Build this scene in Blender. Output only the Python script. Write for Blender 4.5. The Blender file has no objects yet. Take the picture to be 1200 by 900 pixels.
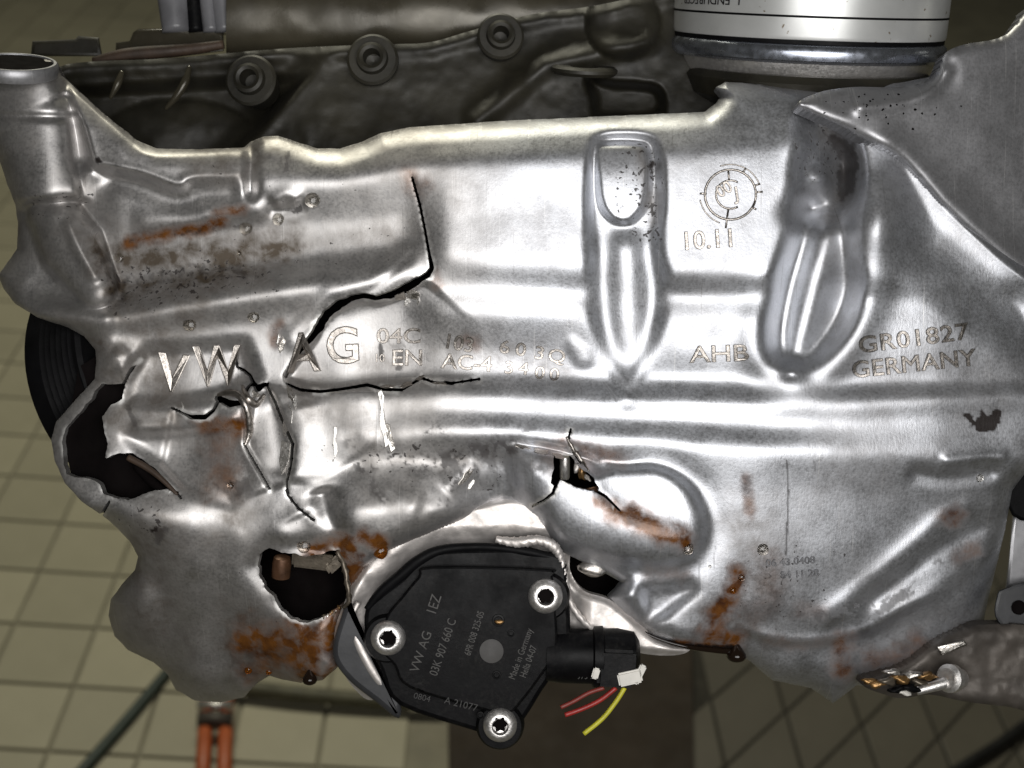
import bpy, math, random
import numpy as np
from mathutils import Matrix, Vector

# ------------------------------------------------------------------ camera / frame
S = 0.00026                 # metres per photo pixel on the pan's face
FPX = 1535.0                # focal length in photo pixels (1200 wide)
PITCH, ROLL = math.radians(32.0), math.radians(5.5)
CAM_H = 1.17
sc = bpy.context.scene
col = sc.collection
right = Vector((1, 0, 0)); fwd = Vector((0, math.cos(PITCH), -math.sin(PITCH))); up = Vector((0, math.sin(PITCH), math.cos(PITCH)))
R3 = Matrix((right, up, -fwd)).transposed() @ Matrix.Rotation(ROLL, 3, 'Z')
camloc = Vector((0, 0, CAM_H))
MC = Matrix.Translation(camloc) @ R3.to_4x4()
ctr = camloc + R3 @ Vector((0, 0, -FPX * S))
M = Matrix.Translation(ctr) @ R3.to_4x4()         # engine frame: x right, y up the picture, z towards the camera

cam = bpy.data.cameras.new('camera'); camo = bpy.data.objects.new('camera', cam); col.objects.link(camo)
camo.matrix_world = MC
cam.sensor_width = 36.0; cam.lens = 36.0 * FPX / 1200.0
cam.clip_start = 0.01; cam.clip_end = 50
cam.dof.use_dof = True; cam.dof.focus_distance = FPX * S; cam.dof.aperture_fstop = 15
sc.camera = camo

w = bpy.data.worlds.new('World'); sc.world = w; w.use_nodes = True
bg = w.node_tree.nodes['Background']; bg.inputs[0].default_value = (0.72, 0.70, 0.58, 1); bg.inputs[1].default_value = 0.045
sc.view_settings.view_transform = 'Standard'; sc.view_settings.look = 'None'
sc.view_settings.exposure = 0.0; sc.view_settings.gamma = 1.0

def area(name, pos, target, sx, sy, power, color, spread=math.pi):
    l = bpy.data.lights.new(name, 'AREA'); l.shape = 'RECTANGLE'; l.size = sx; l.size_y = sy
    l.energy = power; l.color = color; l.spread = spread
    o = bpy.data.objects.new(name, l); col.objects.link(o)
    o.location = pos
    o.rotation_euler = (Vector(target) - Vector(pos)).to_track_quat('-Z', 'Y').to_euler()
    return o
def loc(x, y, wz): return M @ Vector(((x - 600) * S, (450 - y) * S, wz * S))
# hand-held work lamp beside the camera, the ceiling tube of the workshop
area('work_lamp', loc(790, 490, 1480), loc(640, 400, 0), 0.36, 0.26, 0.72, (1.0, 0.985, 0.97), math.radians(105))
area('ceiling_lamp', (-0.5, 1.8, 2.5), (-0.3, 1.3, 0.0), 1.2, 0.16, 30, (1.0, 0.96, 0.78))

# ------------------------------------------------------------------ helpers
rng = random.Random(4)
def UP(x, y, wz=0.0):
    """point seen at photo pixel (x, y) lying wz pixels in front of the face plane, in the engine frame (metres)"""
    k = (FPX - wz) / FPX
    return ((x - 600) * k * S, (450 - y) * k * S, wz * S)
def UPa(X, Y, W):
    k = (FPX - W) / FPX
    return np.stack([(X - 600) * k * S, (450 - Y) * k * S, W * S], -1)

def tag(o, label=None, cat=None, group=None, kind=None):
    if label: o['label'] = label
    if cat: o['category'] = cat
    if group: o['group'] = group
    if kind: o['kind'] = kind
    return o

class Thing:
    pass
def thing(name, label, cat, base, group=None):
    o = bpy.data.objects.new(name, None); col.objects.link(o)
    o.empty_display_size = 0.01
    b = Vector(UP(*base))
    o.matrix_world = M @ Matrix.Translation(b)
    o['base'] = (0.0,)
    del o['base']
    BASE[o.name] = b
    tag(o, label, cat, group)
    return o
BASE = {}
def link(name, mesh, mats, parent=None, smooth=True):
    o = bpy.data.objects.new(name, mesh); col.objects.link(o)
    for m in (mats if isinstance(mats, (list, tuple)) else [mats]): mesh.materials.append(m)
    if parent is None:
        o.matrix_world = M
    else:
        o.parent = parent
        if parent.name in BASE: o.location = -BASE[parent.name]
    if smooth: mesh.polygons.foreach_set('use_smooth', [True] * len(mesh.polygons))
    return o
def mesh_from(name, V, F):
    me = bpy.data.meshes.new(name); me.from_pydata([tuple(v) for v in V], [], [tuple(int(i) for i in f) for f in F]); me.update(); return me

def sstep(a, b, x):
    t = np.clip((x - a) / (b - a), 0, 1); return t * t * (3 - 2 * t)
def sm1(a, b, x):
    t = min(1, max(0, (x - a) / (b - a))); return t * t * (3 - 2 * t)

def sd_poly(X, Y, pts, pad=80):
    """signed distance to a polygon, negative inside; +pad far away"""
    P = np.array(pts, float)
    out = np.full(X.shape, float(pad))
    m = (X > P[:, 0].min() - pad) & (X < P[:, 0].max() + pad) & (Y > P[:, 1].min() - pad) & (Y < P[:, 1].max() + pad)
    x = X[m]; y = Y[m]
    d = np.full(x.shape, 1e12); s = np.ones(x.shape)
    for i in range(len(P)):
        a = P[i]; b = P[i - 1]
        e = b - a; wx = x - a[0]; wy = y - a[1]
        t = np.clip((wx * e[0] + wy * e[1]) / max(e @ e, 1e-9), 0, 1)
        d = np.minimum(d, (wx - e[0] * t) ** 2 + (wy - e[1] * t) ** 2)
        c1 = y >= a[1]; c2 = y < b[1]; c3 = e[0] * wy > e[1] * wx
        s = np.where((c1 & c2 & c3) | (~c1 & ~c2 & ~c3), -s, s)
    out[m] = np.minimum(s * np.sqrt(d), pad)
    return out
def d_line(X, Y, pts, pad=60):
    """distance to a polyline whose points are (x, y[, half width]); returns distance, interpolated third value, fraction along"""
    P = [tuple(p) + (1.0,) * (3 - len(p)) for p in pts]
    A = np.array(P, float)
    out = np.full(X.shape, float(pad)); wv = np.full(X.shape, A[0, 2]); tv = np.zeros(X.shape)
    m = (X > A[:, 0].min() - pad) & (X < A[:, 0].max() + pad) & (Y > A[:, 1].min() - pad) & (Y < A[:, 1].max() + pad)
    x = X[m]; y = Y[m]
    best = np.full(x.shape, 1e12); bw = np.zeros(x.shape); bt = np.zeros(x.shape)
    seg = np.hypot(*(A[1:, :2] - A[:-1, :2]).T); cum = np.concatenate([[0], np.cumsum(seg)]); tot = max(cum[-1], 1e-6)
    for i in range(len(A) - 1):
        a = A[i]; b = A[i + 1]; e = b[:2] - a[:2]
        t = np.clip(((x - a[0]) * e[0] + (y - a[1]) * e[1]) / max(e @ e, 1e-9), 0, 1)
        d = (x - a[0] - e[0] * t) ** 2 + (y - a[1] - e[1] * t) ** 2
        k = d < best
        best = np.where(k, d, best); bw = np.where(k, a[2] + (b[2] - a[2]) * t, bw); bt = np.where(k, (cum[i] + seg[i] * t) / tot, bt)
    out[m] = np.minimum(np.sqrt(best), pad); wv[m] = bw; tv[m] = bt
    return out, wv, tv
def spline(pts, n=8, closed=False):
    """Catmull-Rom through the points (any number of columns)"""
    P = np.array(pts, float); N = len(P); out = []
    rngi = range(N) if closed else range(N - 1)
    for i in rngi:
        if closed: p0, p1, p2, p3 = P[i - 1], P[i], P[(i + 1) % N], P[(i + 2) % N]
        else: p0, p1, p2, p3 = P[max(i - 1, 0)], P[i], P[i + 1], P[min(i + 2, N - 1)]
        for k in range(n):
            t = k / n
            out.append(0.5 * ((2 * p1) + (-p0 + p2) * t + (2 * p0 - 5 * p1 + 4 * p2 - p3) * t * t + (-p0 + 3 * p1 - 3 * p2 + p3) * t ** 3))
    if not closed: out.append(P[-1])
    return [tuple(p) for p in out]
def vnoise(X, Y, scale, seed=0):
    r = np.random.RandomState(seed); T = r.rand(128, 128)
    x = X / scale + 1000; y = Y / scale + 1000
    xi = np.floor(x).astype(int); yi = np.floor(y).astype(int); fx = x - xi; fy = y - yi
    fx = fx * fx * (3 - 2 * fx); fy = fy * fy * (3 - 2 * fy)
    g = lambda a, b: T[a % 128, b % 128]
    return (g(xi, yi) * (1 - fx) + g(xi + 1, yi) * fx) * (1 - fy) + (g(xi, yi + 1) * (1 - fx) + g(xi + 1, yi + 1) * fx) * fy
def fbm(X, Y, scale, seed=0, n=4):
    a = 0; t = 0
    for k in range(n):
        a = a + vnoise(X, Y, scale / 2 ** k, seed + k) * 0.5 ** k; t += 0.5 ** k
    return a / t
def blur(A, s):
    if s <= 0: return A
    r = int(3 * s) + 1; k = np.exp(-0.5 * (np.arange(-r, r + 1) / s) ** 2); k /= k.sum()
    B = np.pad(A, r, mode='edge')
    B = np.apply_along_axis(lambda v: np.convolve(v, k, 'valid'), 0, B)
    return np.apply_along_axis(lambda v: np.convolve(v, k, 'valid'), 1, B)

def sheet(name, X, Y, W, F, mats, parent, wall=16, attrs=None, wall_attr=True):
    """relief sheet: grid points (X, Y) in photo pixels, height W, kept where F < 0, edges snapped to F = 0, walls going back"""
    ny, nx = X.shape
    fc = 0.25 * (F[:-1, :-1] + F[1:, :-1] + F[:-1, 1:] + F[1:, 1:])
    keep = fc < 0
    gy, gx = np.gradient(F, Y[1, 0] - Y[0, 0], X[0, 1] - X[0, 0])
    g2 = gx * gx + gy * gy + 1e-6
    cell = X[0, 1] - X[0, 0]
    used = np.zeros(X.shape, int)
    for dy in (0, 1):
        for dx in (0, 1):
            used[dy:ny - 1 + dy, dx:nx - 1 + dx] += keep
    bnd = (used > 0) & (used < 4)
    bnd[0, :] = bnd[-1, :] = False; bnd[:, 0] = bnd[:, -1] = False
    sx = np.clip(-gx * F / g2, -0.95 * cell, 0.95 * cell); sy = np.clip(-gy * F / g2, -0.95 * cell, 0.95 * cell)
    Xs = np.where(bnd, X + sx, X); Ys = np.where(bnd, Y + sy, Y)
    V = UPa(Xs, Ys, W).reshape(-1, 3)
    idx = np.arange(ny * nx).reshape(ny, nx)
    q = np.stack([idx[:-1, :-1], idx[1:, :-1], idx[1:, 1:], idx[:-1, 1:]], -1)[keep]
    # boundary edges
    kp = np.pad(keep, 1)
    E = []
    t = keep & ~kp[:-2, 1:-1]; E.append(np.stack([idx[:-1, 1:][t], idx[:-1, :-1][t]], -1))
    t = keep & ~kp[2:, 1:-1]; E.append(np.stack([idx[1:, :-1][t], idx[1:, 1:][t]], -1))
    t = keep & ~kp[1:-1, :-2]; E.append(np.stack([idx[:-1, :-1][t], idx[1:, :-1][t]], -1))
    t = keep & ~kp[1:-1, 2:]; E.append(np.stack([idx[1:, 1:][t], idx[:-1, 1:][t]], -1))
    E = np.concatenate(E)
    fr = np.unique(E)
    mp = np.zeros(ny * nx, int); mp[fr] = np.arange(len(fr))
    Xf, Yf, Wf = Xs.reshape(-1), Ys.reshape(-1), W.reshape(-1)
    nb = ny * nx
    V1 = V[fr]; V2 = V1.copy(); V2[:, 2] -= wall * S          # a duplicate ring, then one going back
    V2[:, :2] *= 1.0
    VV = np.concatenate([V, V1, V2])
    wq = np.stack([nb + mp[E[:, 1]], nb + mp[E[:, 0]], nb + len(fr) + mp[E[:, 0]], nb + len(fr) + mp[E[:, 1]]], -1)
    FF = np.concatenate([q, wq])
    u = np.unique(FF); rm = np.full(len(VV), -1); rm[u] = np.arange(len(u))
    VV = VV[u]; FF = rm[FF]
    me = bpy.data.meshes.new(name)
    me.vertices.add(len(VV)); me.vertices.foreach_set('co', VV.reshape(-1).astype(np.float32))
    me.loops.add(FF.size); me.loops.foreach_set('vertex_index', FF.reshape(-1).astype(np.int32))
    me.polygons.add(len(FF)); me.polygons.foreach_set('loop_start', np.arange(0, FF.size, 4, dtype=np.int32))
    me.polygons.foreach_set('loop_total', np.full(len(FF), 4, np.int32))
    me.update(calc_edges=True); me.validate()
    for an, av in (attrs or {}).items():
        a = av.reshape(-1); a = np.concatenate([a, a[fr], a[fr]])[u]
        at = me.attributes.new(an, 'FLOAT', 'POINT'); at.data.foreach_set('value', a.astype(np.float32))
    return link(name, me, mats, parent)

def tube(name, pts, rad, mats, parent, seg=8, n=6, cap=True, flat=1.0, jit=0.0):
    """tube along points (x, y, w) in photo pixels; rad number or list"""
    rr = rad if isinstance(rad, (list, tuple)) else [rad] * len(pts)
    P = spline([tuple(p) + (r,) for p, r in zip(pts, rr)], n) if n > 1 else [tuple(p) + (r,) for p, r in zip(pts, rr)]
    C = [Vector(UP(p[0], p[1], p[2])) for p in P]; V = []; F = []
    prev = None
    for i, c in enumerate(C):
        d = (C[min(i + 1, len(C) - 1)] - C[max(i - 1, 0)]).normalized()
        a = (prev - d * prev.dot(d)) if prev else d.orthogonal()
        if a.length < 1e-9: a = d.orthogonal()
        a.normalize(); prev = a; b = d.cross(a)
        r = P[i][3] * S
        for k in range(seg):
            t = 2 * math.pi * k / seg
            q = r * (1 + jit * math.sin(i * 2.3 + k * 1.7) * math.sin(i * .9 + k * 3.1 + 1))
            o = a * math.cos(t) * q + b * math.sin(t) * q
            o.z *= flat
            V.append(c + o)
    for i in range(len(C) - 1):
        for k in range(seg):
            F.append((i * seg + k, i * seg + (k + 1) % seg, (i + 1) * seg + (k + 1) % seg, (i + 1) * seg + k))
    if cap: F.append(tuple(range(seg - 1, -1, -1))); F.append(tuple((len(C) - 1) * seg + k for k in range(seg)))
    return link(name, mesh_from(name, V, F), mats, parent)

def lathe(name, c, axis, prof, mats, parent, seg=48, ref=None, smooth=True, sharp=35):
    """prof: (radius px, height px along the axis) from a centre (x, y, w)"""
    o = Vector(UP(*c)); ax = Vector(axis).normalized(); a = ax.orthogonal().normalized() if ref is None else (Vector(ref) - ax * Vector(ref).dot(ax)).normalized()
    b = ax.cross(a); V = []; F = []
    for r, h in prof:
        for k in range(seg):
            t = 2 * math.pi * k / seg
            V.append(o + ax * h * S + (a * math.cos(t) + b * math.sin(t)) * r * S)
    for i in range(len(prof) - 1):
        for k in range(seg):
            F.append((i * seg + k, i * seg + (k + 1) % seg, (i + 1) * seg + (k + 1) % seg, (i + 1) * seg + k))
    if prof[0][0] > 0.01: F.append(tuple(range(seg - 1, -1, -1)))
    if prof[-1][0] > 0.01: F.append(tuple((len(prof) - 1) * seg + k for k in range(seg)))
    ob = link(name, mesh_from(name, V, F), mats, parent, smooth)
    if smooth: ob.data.set_sharp_from_angle(angle=math.radians(sharp))
    return ob

def slab(name, pts, w0, w1, mats, parent, bevel=2.0, inset_top=None):
    """prism over a photo-pixel outline from w0 (back) to w1 (front), with a bevelled front edge; w may be a function of (x, y)"""
    P = np.array(pts, float); n = len(P)
    area2 = sum(P[i - 1][0] * P[i][1] - P[i][0] * P[i - 1][1] for i in range(n))
    if area2 < 0: P = P[::-1]
    f1 = w1 if callable(w1) else (lambda x, y: w1)
    f0 = w0 if callable(w0) else (lambda x, y: w0)
    nrm = []
    for i in range(n):
        e1 = P[i] - P[i - 1]; e2 = P[(i + 1) % n] - P[i]
        e1 = e1 / (np.hypot(*e1) + 1e-9); e2 = e2 / (np.hypot(*e2) + 1e-9)
        m = np.array([-(e1[1] + e2[1]), e1[0] + e2[0]]); l = np.hypot(*m) + 1e-9; m /= l
        k = 1 / max(0.4, m @ np.array([-e1[1], e1[0]]))
        nrm.append(m * k)
    nrm = np.array(nrm)
    Q = P + nrm * bevel; Q2 = P + nrm * bevel * 0.3
    V = [UP(p[0], p[1], f0(*p)) for p in P] + [UP(p[0], p[1], f1(*p) - bevel) for p in P] + [UP(p[0], p[1], f1(*p) - bevel * 0.3) for p in Q2] + [UP(p[0], p[1], f1(*p)) for p in Q]
    F = []
    for L in range(3):
        for i in range(n):
            j = (i + 1) % n
            F.append((L * n + i, L * n + j, (L + 1) * n + j, (L + 1) * n + i))
    F.append(tuple(3 * n + i for i in range(n))); F.append(tuple(range(n - 1, -1, -1)))
    V = [Vector(v) for v in V]
    ob = link(name, mesh_from(name, V, F), mats, parent)
    import bmesh
    bm = bmesh.new(); bm.from_mesh(ob.data); bmesh.ops.recalc_face_normals(bm, faces=bm.faces); bm.to_mesh(ob.data); bm.free()
    ob.data.set_sharp_from_angle(angle=math.radians(50))
    for p in ob.data.polygons:
        if len(p.vertices) > 4: p.use_smooth = False
    return ob

def box(name, c, ax, half, mats, parent, bevel=0.0):
    """oriented box: centre (x,y,w), axes list of three vectors, half sizes in px"""
    import bmesh
    o = Vector(UP(*c)); bm = bmesh.new(); bmesh.ops.create_cube(bm, size=2)
    A = [Vector(a).normalized() for a in ax]
    if bevel: 
        for v in bm.verts: v.co = Vector((v.co.x * half[0], v.co.y * half[1], v.co.z * half[2]))
        bmesh.ops.bevel(bm, geom=bm.edges[:], offset=bevel, segments=2, affect='EDGES')
    else:
        for v in bm.verts: v.co = Vector((v.co.x * half[0], v.co.y * half[1], v.co.z * half[2]))
    for v in bm.verts: v.co = o + (A[0] * v.co.x + A[1] * v.co.y + A[2] * v.co.z) * S
    me = bpy.data.meshes.new(name); bm.to_mesh(me); bm.free()
    return link(name, me, mats, parent, smooth=False)

def blob(name, c, r, mats, parent, seed=0, rough=0.25, flat=(1, 1, 1), sub=2):
    import bmesh
    bm = bmesh.new(); bmesh.ops.create_icosphere(bm, subdivisions=sub, radius=1); rr = random.Random(seed)
    ph = [rr.uniform(0, 6) for _ in range(6)]
    o = Vector(UP(*c))
    for v in bm.verts:
        k = 1 + rough * (math.sin(3 * v.co.x + ph[0]) * math.sin(3.3 * v.co.y + ph[1]) + 0.5 * math.sin(6 * v.co.z + ph[2]) * math.sin(5 * v.co.x + ph[3]))
        v.co = o + Vector((v.co.x * flat[0], v.co.y * flat[1], v.co.z * flat[2])) * r * S * k
    me = bpy.data.meshes.new(name); bm.to_mesh(me); bm.free()
    return link(name, me, mats, parent)

def text(name, s, place, mats, parent, extrude=1.0, bevel=0.0, offset=0.0, space=1.0):
    """lettering: place(tx, ty, tz) maps text units (cap height ~0.7) to an engine-frame point"""
    cu = bpy.data.curves.new(name, 'FONT'); cu.body = s; cu.extrude = extrude; cu.bevel_depth = bevel; cu.bevel_resolution = 0; cu.offset = offset
    cu.space_character = space; cu.resolution_u = 4
    to = bpy.data.objects.new(name, cu); col.objects.link(to)
    bpy.context.view_layer.update()
    me = bpy.data.meshes.new_from_object(to.evaluated_get(bpy.context.evaluated_depsgraph_get()))
    bpy.data.objects.remove(to); bpy.data.curves.remove(cu)
    for v in me.vertices: v.co = place(v.co.x, v.co.y, v.co.z)
    me.name = name
    for p in me.polygons: p.use_smooth = False
    me.materials.clear()
    return link(name, me, mats, parent, smooth=False)

# ------------------------------------------------------------------ materials
def mat(name):
    m = bpy.data.materials.new(name); m.use_nodes = True
    nt = m.node_tree; b = nt.nodes['Principled BSDF']
    return m, nt, b
def N(nt, t, **kw):
    n = nt.nodes.new(t)
    for k, v in kw.items():
        if k in n.inputs: n.inputs[k].default_value = v
        else: setattr(n, k, v)
    return n
def mixc(nt, fac, a, b):
    n = nt.nodes.new('ShaderNodeMix'); n.data_type = 'RGBA'
    for i, v in ((0, fac), (6, a), (7, b)):
        if hasattr(v, 'links') or hasattr(v, 'is_linked'): nt.links.new(v, n.inputs[i])
        else: n.inputs[i].default_value = v if i == 0 else (*v, 1) if len(v) == 3 else v
    return n.outputs[2]
def math_(nt, op, a, b=0.0, clamp=False):
    n = nt.nodes.new('ShaderNodeMath'); n.operation = op; n.use_clamp = clamp
    for i, v in enumerate((a, b)):
        if hasattr(v, 'is_linked'): nt.links.new(v, n.inputs[i])
        else: n.inputs[i].default_value = v
    return n.outputs[0]
def noise(nt, scale, detail=4, rough=0.55, vec=None, dist=0.0):
    n = N(nt, 'ShaderNodeTexNoise', Scale=scale, Detail=detail, Roughness=rough, Distortion=dist)
    if vec is not None: nt.links.new(vec, n.inputs['Vector'])
    return n.outputs['Fac']
def ramp(nt, v, a, b, c0=0.0, c1=1.0):
    n = N(nt, 'ShaderNodeMapRange'); n.clamp = True
    n.inputs[1].default_value = a; n.inputs[2].default_value = b; n.inputs[3].default_value = c0; n.inputs[4].default_value = c1
    nt.links.new(v, n.inputs[0]); return n.outputs[0]
def objco(nt, sx=1, sy=1, sz=1, rz=0):
    tc = N(nt, 'ShaderNodeTexCoord'); mp = N(nt, 'ShaderNodeMapping'); mp.inputs['Scale'].default_value = (sx, sy, sz); mp.inputs['Rotation'].default_value = (0, 0, rz)
    nt.links.new(tc.outputs['Object'], mp.inputs[0]); return mp.outputs[0]
def attr(nt, n):
    a = N(nt, 'ShaderNodeAttribute'); a.attribute_name = n; return a.outputs['Fac']
def bump(nt, b, h, strength, dist, normal=None):
    n = N(nt, 'ShaderNodeBump'); n.inputs['Strength'].default_value = strength; n.inputs['Distance'].default_value = dist
    nt.links.new(h, n.inputs['Height'])
    if normal is not None: nt.links.new(normal, n.inputs['Normal'])
    nt.links.new(n.outputs[0], b.inputs['Normal']); return n.outputs[0]
def simple(name, colr, rough=0.5, metal=0.0, var=0.25, scale=60, bmp=0.0, bscale=400, spec=0.5, coat=0.0):
    m, nt, b = mat(name)
    v = objco(nt); f = noise(nt, scale, 5, 0.6, v)
    dark = tuple(c * (1 - var) for c in colr); light = tuple(min(1, c * (1 + var)) for c in colr)
    nt.links.new(mixc(nt, ramp(nt, f, 0.3, 0.7), dark, light), b.inputs['Base Color'])
    nt.links.new(ramp(nt, noise(nt, scale * 2.3, 4, 0.6, v), 0.3, 0.7, max(0.02, rough - 0.1), min(1, rough + 0.1)), b.inputs['Roughness'])
    b.inputs['Metallic'].default_value = metal; b.inputs['Specular IOR Level'].default_value = spec; b.inputs['Coat Weight'].default_value = coat; b.inputs['Coat Roughness'].default_value = 0.1
    if bmp: bump(nt, b, noise(nt, bscale, 5, 0.6, v), bmp, 0.0004)
    return m

def cast_aluminium(name, base=(0.575, 0.59, 0.625), grain=1.0, rough=0.43, stained=True):
    m, nt, b = mat(name)
    v = objco(nt)
    big = noise(nt, 28, 5, 0.6, v); mid = noise(nt, 130, 5, 0.65, v); fine = noise(nt, 1100, 3, 0.6, v)
    streak = noise(nt, 1.0, 3, 0.6, objco(nt, 1500, 420, 600, 0.5))
    colr = mixc(nt, ramp(nt, big, 0.35, 0.68), tuple(c * 0.84 for c in base), tuple(min(1, c * 1.08) for c in base))
    if stained: colr = mixc(nt, ramp(nt, attr(nt, 'grain'), 0.45, 1.05, 0.55, 0.0), colr, mixc(nt, 1.0, colr, (0.52, 0.485, 0.44)))
    colr = mixc(nt, ramp(nt, mid, 0.30, 0.58, 0.35, 0.0), colr, (0.30, 0.30, 0.31))
    colr = mixc(nt, ramp(nt, fine, 0.30, 0.52, 0.30, 0.0), colr, (0.25, 0.25, 0.26))
    for sx_, sy_, rz_, th in ((2600, 26, 0.35, 0.70), (2200, 30, -0.9, 0.715), (3000, 22, 1.35, 0.72)):
        sc_ = ramp(nt, noise(nt, 1.0, 2, 0.4, objco(nt, sx_, sy_, 60, rz_)), th, th + 0.04, 0.0, 0.45)
        colr = mixc(nt, sc_, colr, (0.86, 0.85, 0.84) if rz_ > 0 else (0.22, 0.215, 0.21))
    ro = math_(nt, 'ADD', ramp(nt, mid, 0.3, 0.7, rough - 0.05, rough + 0.06), ramp(nt, fine, 0.3, 0.7, -0.05, 0.05))
    if stained:
        d = attr(nt, 'dirt_shade'); r = attr(nt, 'rust'); k0 = attr(nt, 'soot_shade'); z = attr(nt, 'zone')
        nn = math_(nt, 'MAXIMUM', noise(nt, 620, 2, 0.5, v), noise(nt, 300, 3, 0.6, v, 0.6))
        thr = math_(nt, 'SUBTRACT', 0.84, math_(nt, 'MULTIPLY', z, 0.235))
        sp = math_(nt, 'MULTIPLY', ramp(nt, math_(nt, 'SUBTRACT', nn, thr), 0.0, 0.035), 0.92)
        k = math_(nt, 'MAXIMUM', k0, sp)
        dn = math_(nt, 'MULTIPLY', d, ramp(nt, noise(nt, 170, 5, 0.62, v, 0.4), 0.25, 0.62, 0.35, 1.15), True)
        rn = math_(nt, 'MULTIPLY', r, ramp(nt, noise(nt, 210, 4, 0.55, v, 0.5), 0.30, 0.60, 0.72, 1.2), True)
        colr = mixc(nt, dn, colr, (0.080, 0.062, 0.044))
        rc = mixc(nt, ramp(nt, noise(nt, 120, 5, 0.7, v), 0.35, 0.65), (0.165, 0.062, 0.012), (0.050, 0.017, 0.006))
        colr = mixc(nt, rn, colr, rc)
        colr = mixc(nt, k, colr, (0.014, 0.010, 0.009))
        colr = mixc(nt, math_(nt, 'MULTIPLY', attr(nt, 'bare'), 0.8), colr, (0.80, 0.79, 0.77))
        nonmetal = math_(nt, 'MAXIMUM', math_(nt, 'MULTIPLY', dn, 0.45), math_(nt, 'MAXIMUM', math_(nt, 'MULTIPLY', rn, 0.8), k))
        nt.links.new(math_(nt, 'SUBTRACT', 0.92, nonmetal, True), b.inputs['Metallic'])
        ro = math_(nt, 'ADD', ro, math_(nt, 'MULTIPLY', dn, 0.10))
        ro = math_(nt, 'SUBTRACT', ro, math_(nt, 'MULTIPLY', rn, 0.20))
    else:
        b.inputs['Metallic'].default_value = 0.8
    nt.links.new(ro, b.inputs['Roughness'])
    nt.links.new(colr, b.inputs['Base Color'])
    g = attr(nt, 'grain') if stained else None
    hsum = math_(nt, 'ADD', math_(nt, 'MULTIPLY', fine, 0.30), math_(nt, 'MULTIPLY', streak, 0.30))
    if g is not None: hsum = math_(nt, 'MULTIPLY', hsum, g)
    hsum = math_(nt, 'ADD', hsum, math_(nt, 'MULTIPLY', mid, 0.22))
    bump(nt, b, hsum, 0.42 * grain, 0.00028)
    return m

M_pan = cast_aluminium('cast_aluminium')
M_letter = simple('letter_aluminium', (0.40, 0.37, 0.34), 0.36, 1.0, 0.3, 300, 0.3, 900)
M_torn = simple('torn_aluminium', (0.58, 0.55, 0.51), 0.36, 1.0, 0.35, 300, 0.6, 700)
M_bright = simple('fresh_torn_aluminium', (0.72, 0.70, 0.67), 0.45, 1.0, 0.2, 300, 0.7, 900)
M_flange = cast_aluminium('smooth_cast_aluminium', (0.40, 0.40, 0.415), 0.45, 0.46, False)
M_seat = simple('machined_seat_aluminium', (0.62, 0.585, 0.56), 0.5, 0.75, 0.2, 120, 0.3, 500)
M_block = simple('oily_dark_casting', (0.019, 0.017, 0.011), 0.55, 0.1, 0.55, 40, 0.5, 160)
M_cover = simple('valve_cover_casting', (0.050, 0.044, 0.030), 0.27, 0.25, 0.4, 30, 0.2, 120)
M_brown = simple('brown_oily_gasket', (0.045, 0.028, 0.018), 0.6, 0.1, 0.5, 80, 0.4, 300)
M_void = simple('oil_and_shade_black', (0.004, 0.003, 0.003), 0.85, 0.0, 0.5, 60, 0.3, 160, spec=0.05)  # near-black for oily depths and for the shade inside openings
M_rubber = simple('black_rubber', (0.004, 0.004, 0.0045), 0.5, 0.0, 0.4, 90, 0.2, 300, spec=0.08)
M_plastic = simple('black_plastic', (0.0035, 0.0035, 0.004), 0.6, 0.0, 0.4, 90, 0.12, 900, spec=0.1)
M_gloss = simple('glossy_black_plastic', (0.0035, 0.0035, 0.004), 0.45, 0.0, 0.3, 90, 0.08, 900, spec=0.1)
M_grey = simple('dark_grey_plastic', (0.035, 0.036, 0.039), 0.45, 0.0, 0.25, 90, 0.1, 500)
M_print = simple('laser_marked_grey', (0.045, 0.043, 0.040), 0.6, 0.0, 0.3, 900)
M_steel = simple('zinc_plated_steel', (0.72, 0.70, 0.68), 0.40, 0.9, 0.15, 500, 0.3, 900)
M_white = simple('white_plastic', (0.62, 0.60, 0.55), 0.5, 0.0, 0.1, 200)
M_red = simple('red_wire_insulation', (0.28, 0.02, 0.016), 0.45, 0.0, 0.2, 200)
M_dred = simple('dark_red_wire_insulation', (0.17, 0.025, 0.018), 0.5, 0.0, 0.2, 200)
M_yellow = simple('yellow_wire_insulation', (0.48, 0.45, 0.03), 0.45, 0.0, 0.15, 200)
M_copper = simple('copper_coloured_shell', (0.10, 0.05, 0.027), 0.4, 0.5, 0.4, 200, 0.2, 300)
M_gold = simple('oil_coated_metal', (0.24, 0.14, 0.055), 0.30, 0.7, 0.5, 120, 0.6, 250)
M_oily = simple('oily_steel', (0.13, 0.11, 0.085), 0.35, 0.6, 0.4, 150, 0.4, 300)
M_oxide = simple('brownish_cast_iron', (0.085, 0.074, 0.064), 0.55, 0.35, 0.35, 60, 0.5, 260)
M_orange = simple('orange_paint', (0.42, 0.10, 0.03), 0.5, 0.0, 0.2, 20)
M_hose = simple('dark_green_hose', (0.035, 0.05, 0.042), 0.5, 0.0, 0.3, 40)
M_cable = simple('black_cable', (0.012, 0.012, 0.012), 0.5, 0.0, 0.3, 40)
M_grout = simple('grout', (0.235, 0.22, 0.165), 0.9, 0.0, 0.2, 12)
M_shade_sheet = simple('brown_shade_sheet', (0.036, 0.027, 0.019), 0.9, 0.0, 0.25, 14)  # colour of the floor strip in shade
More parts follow.
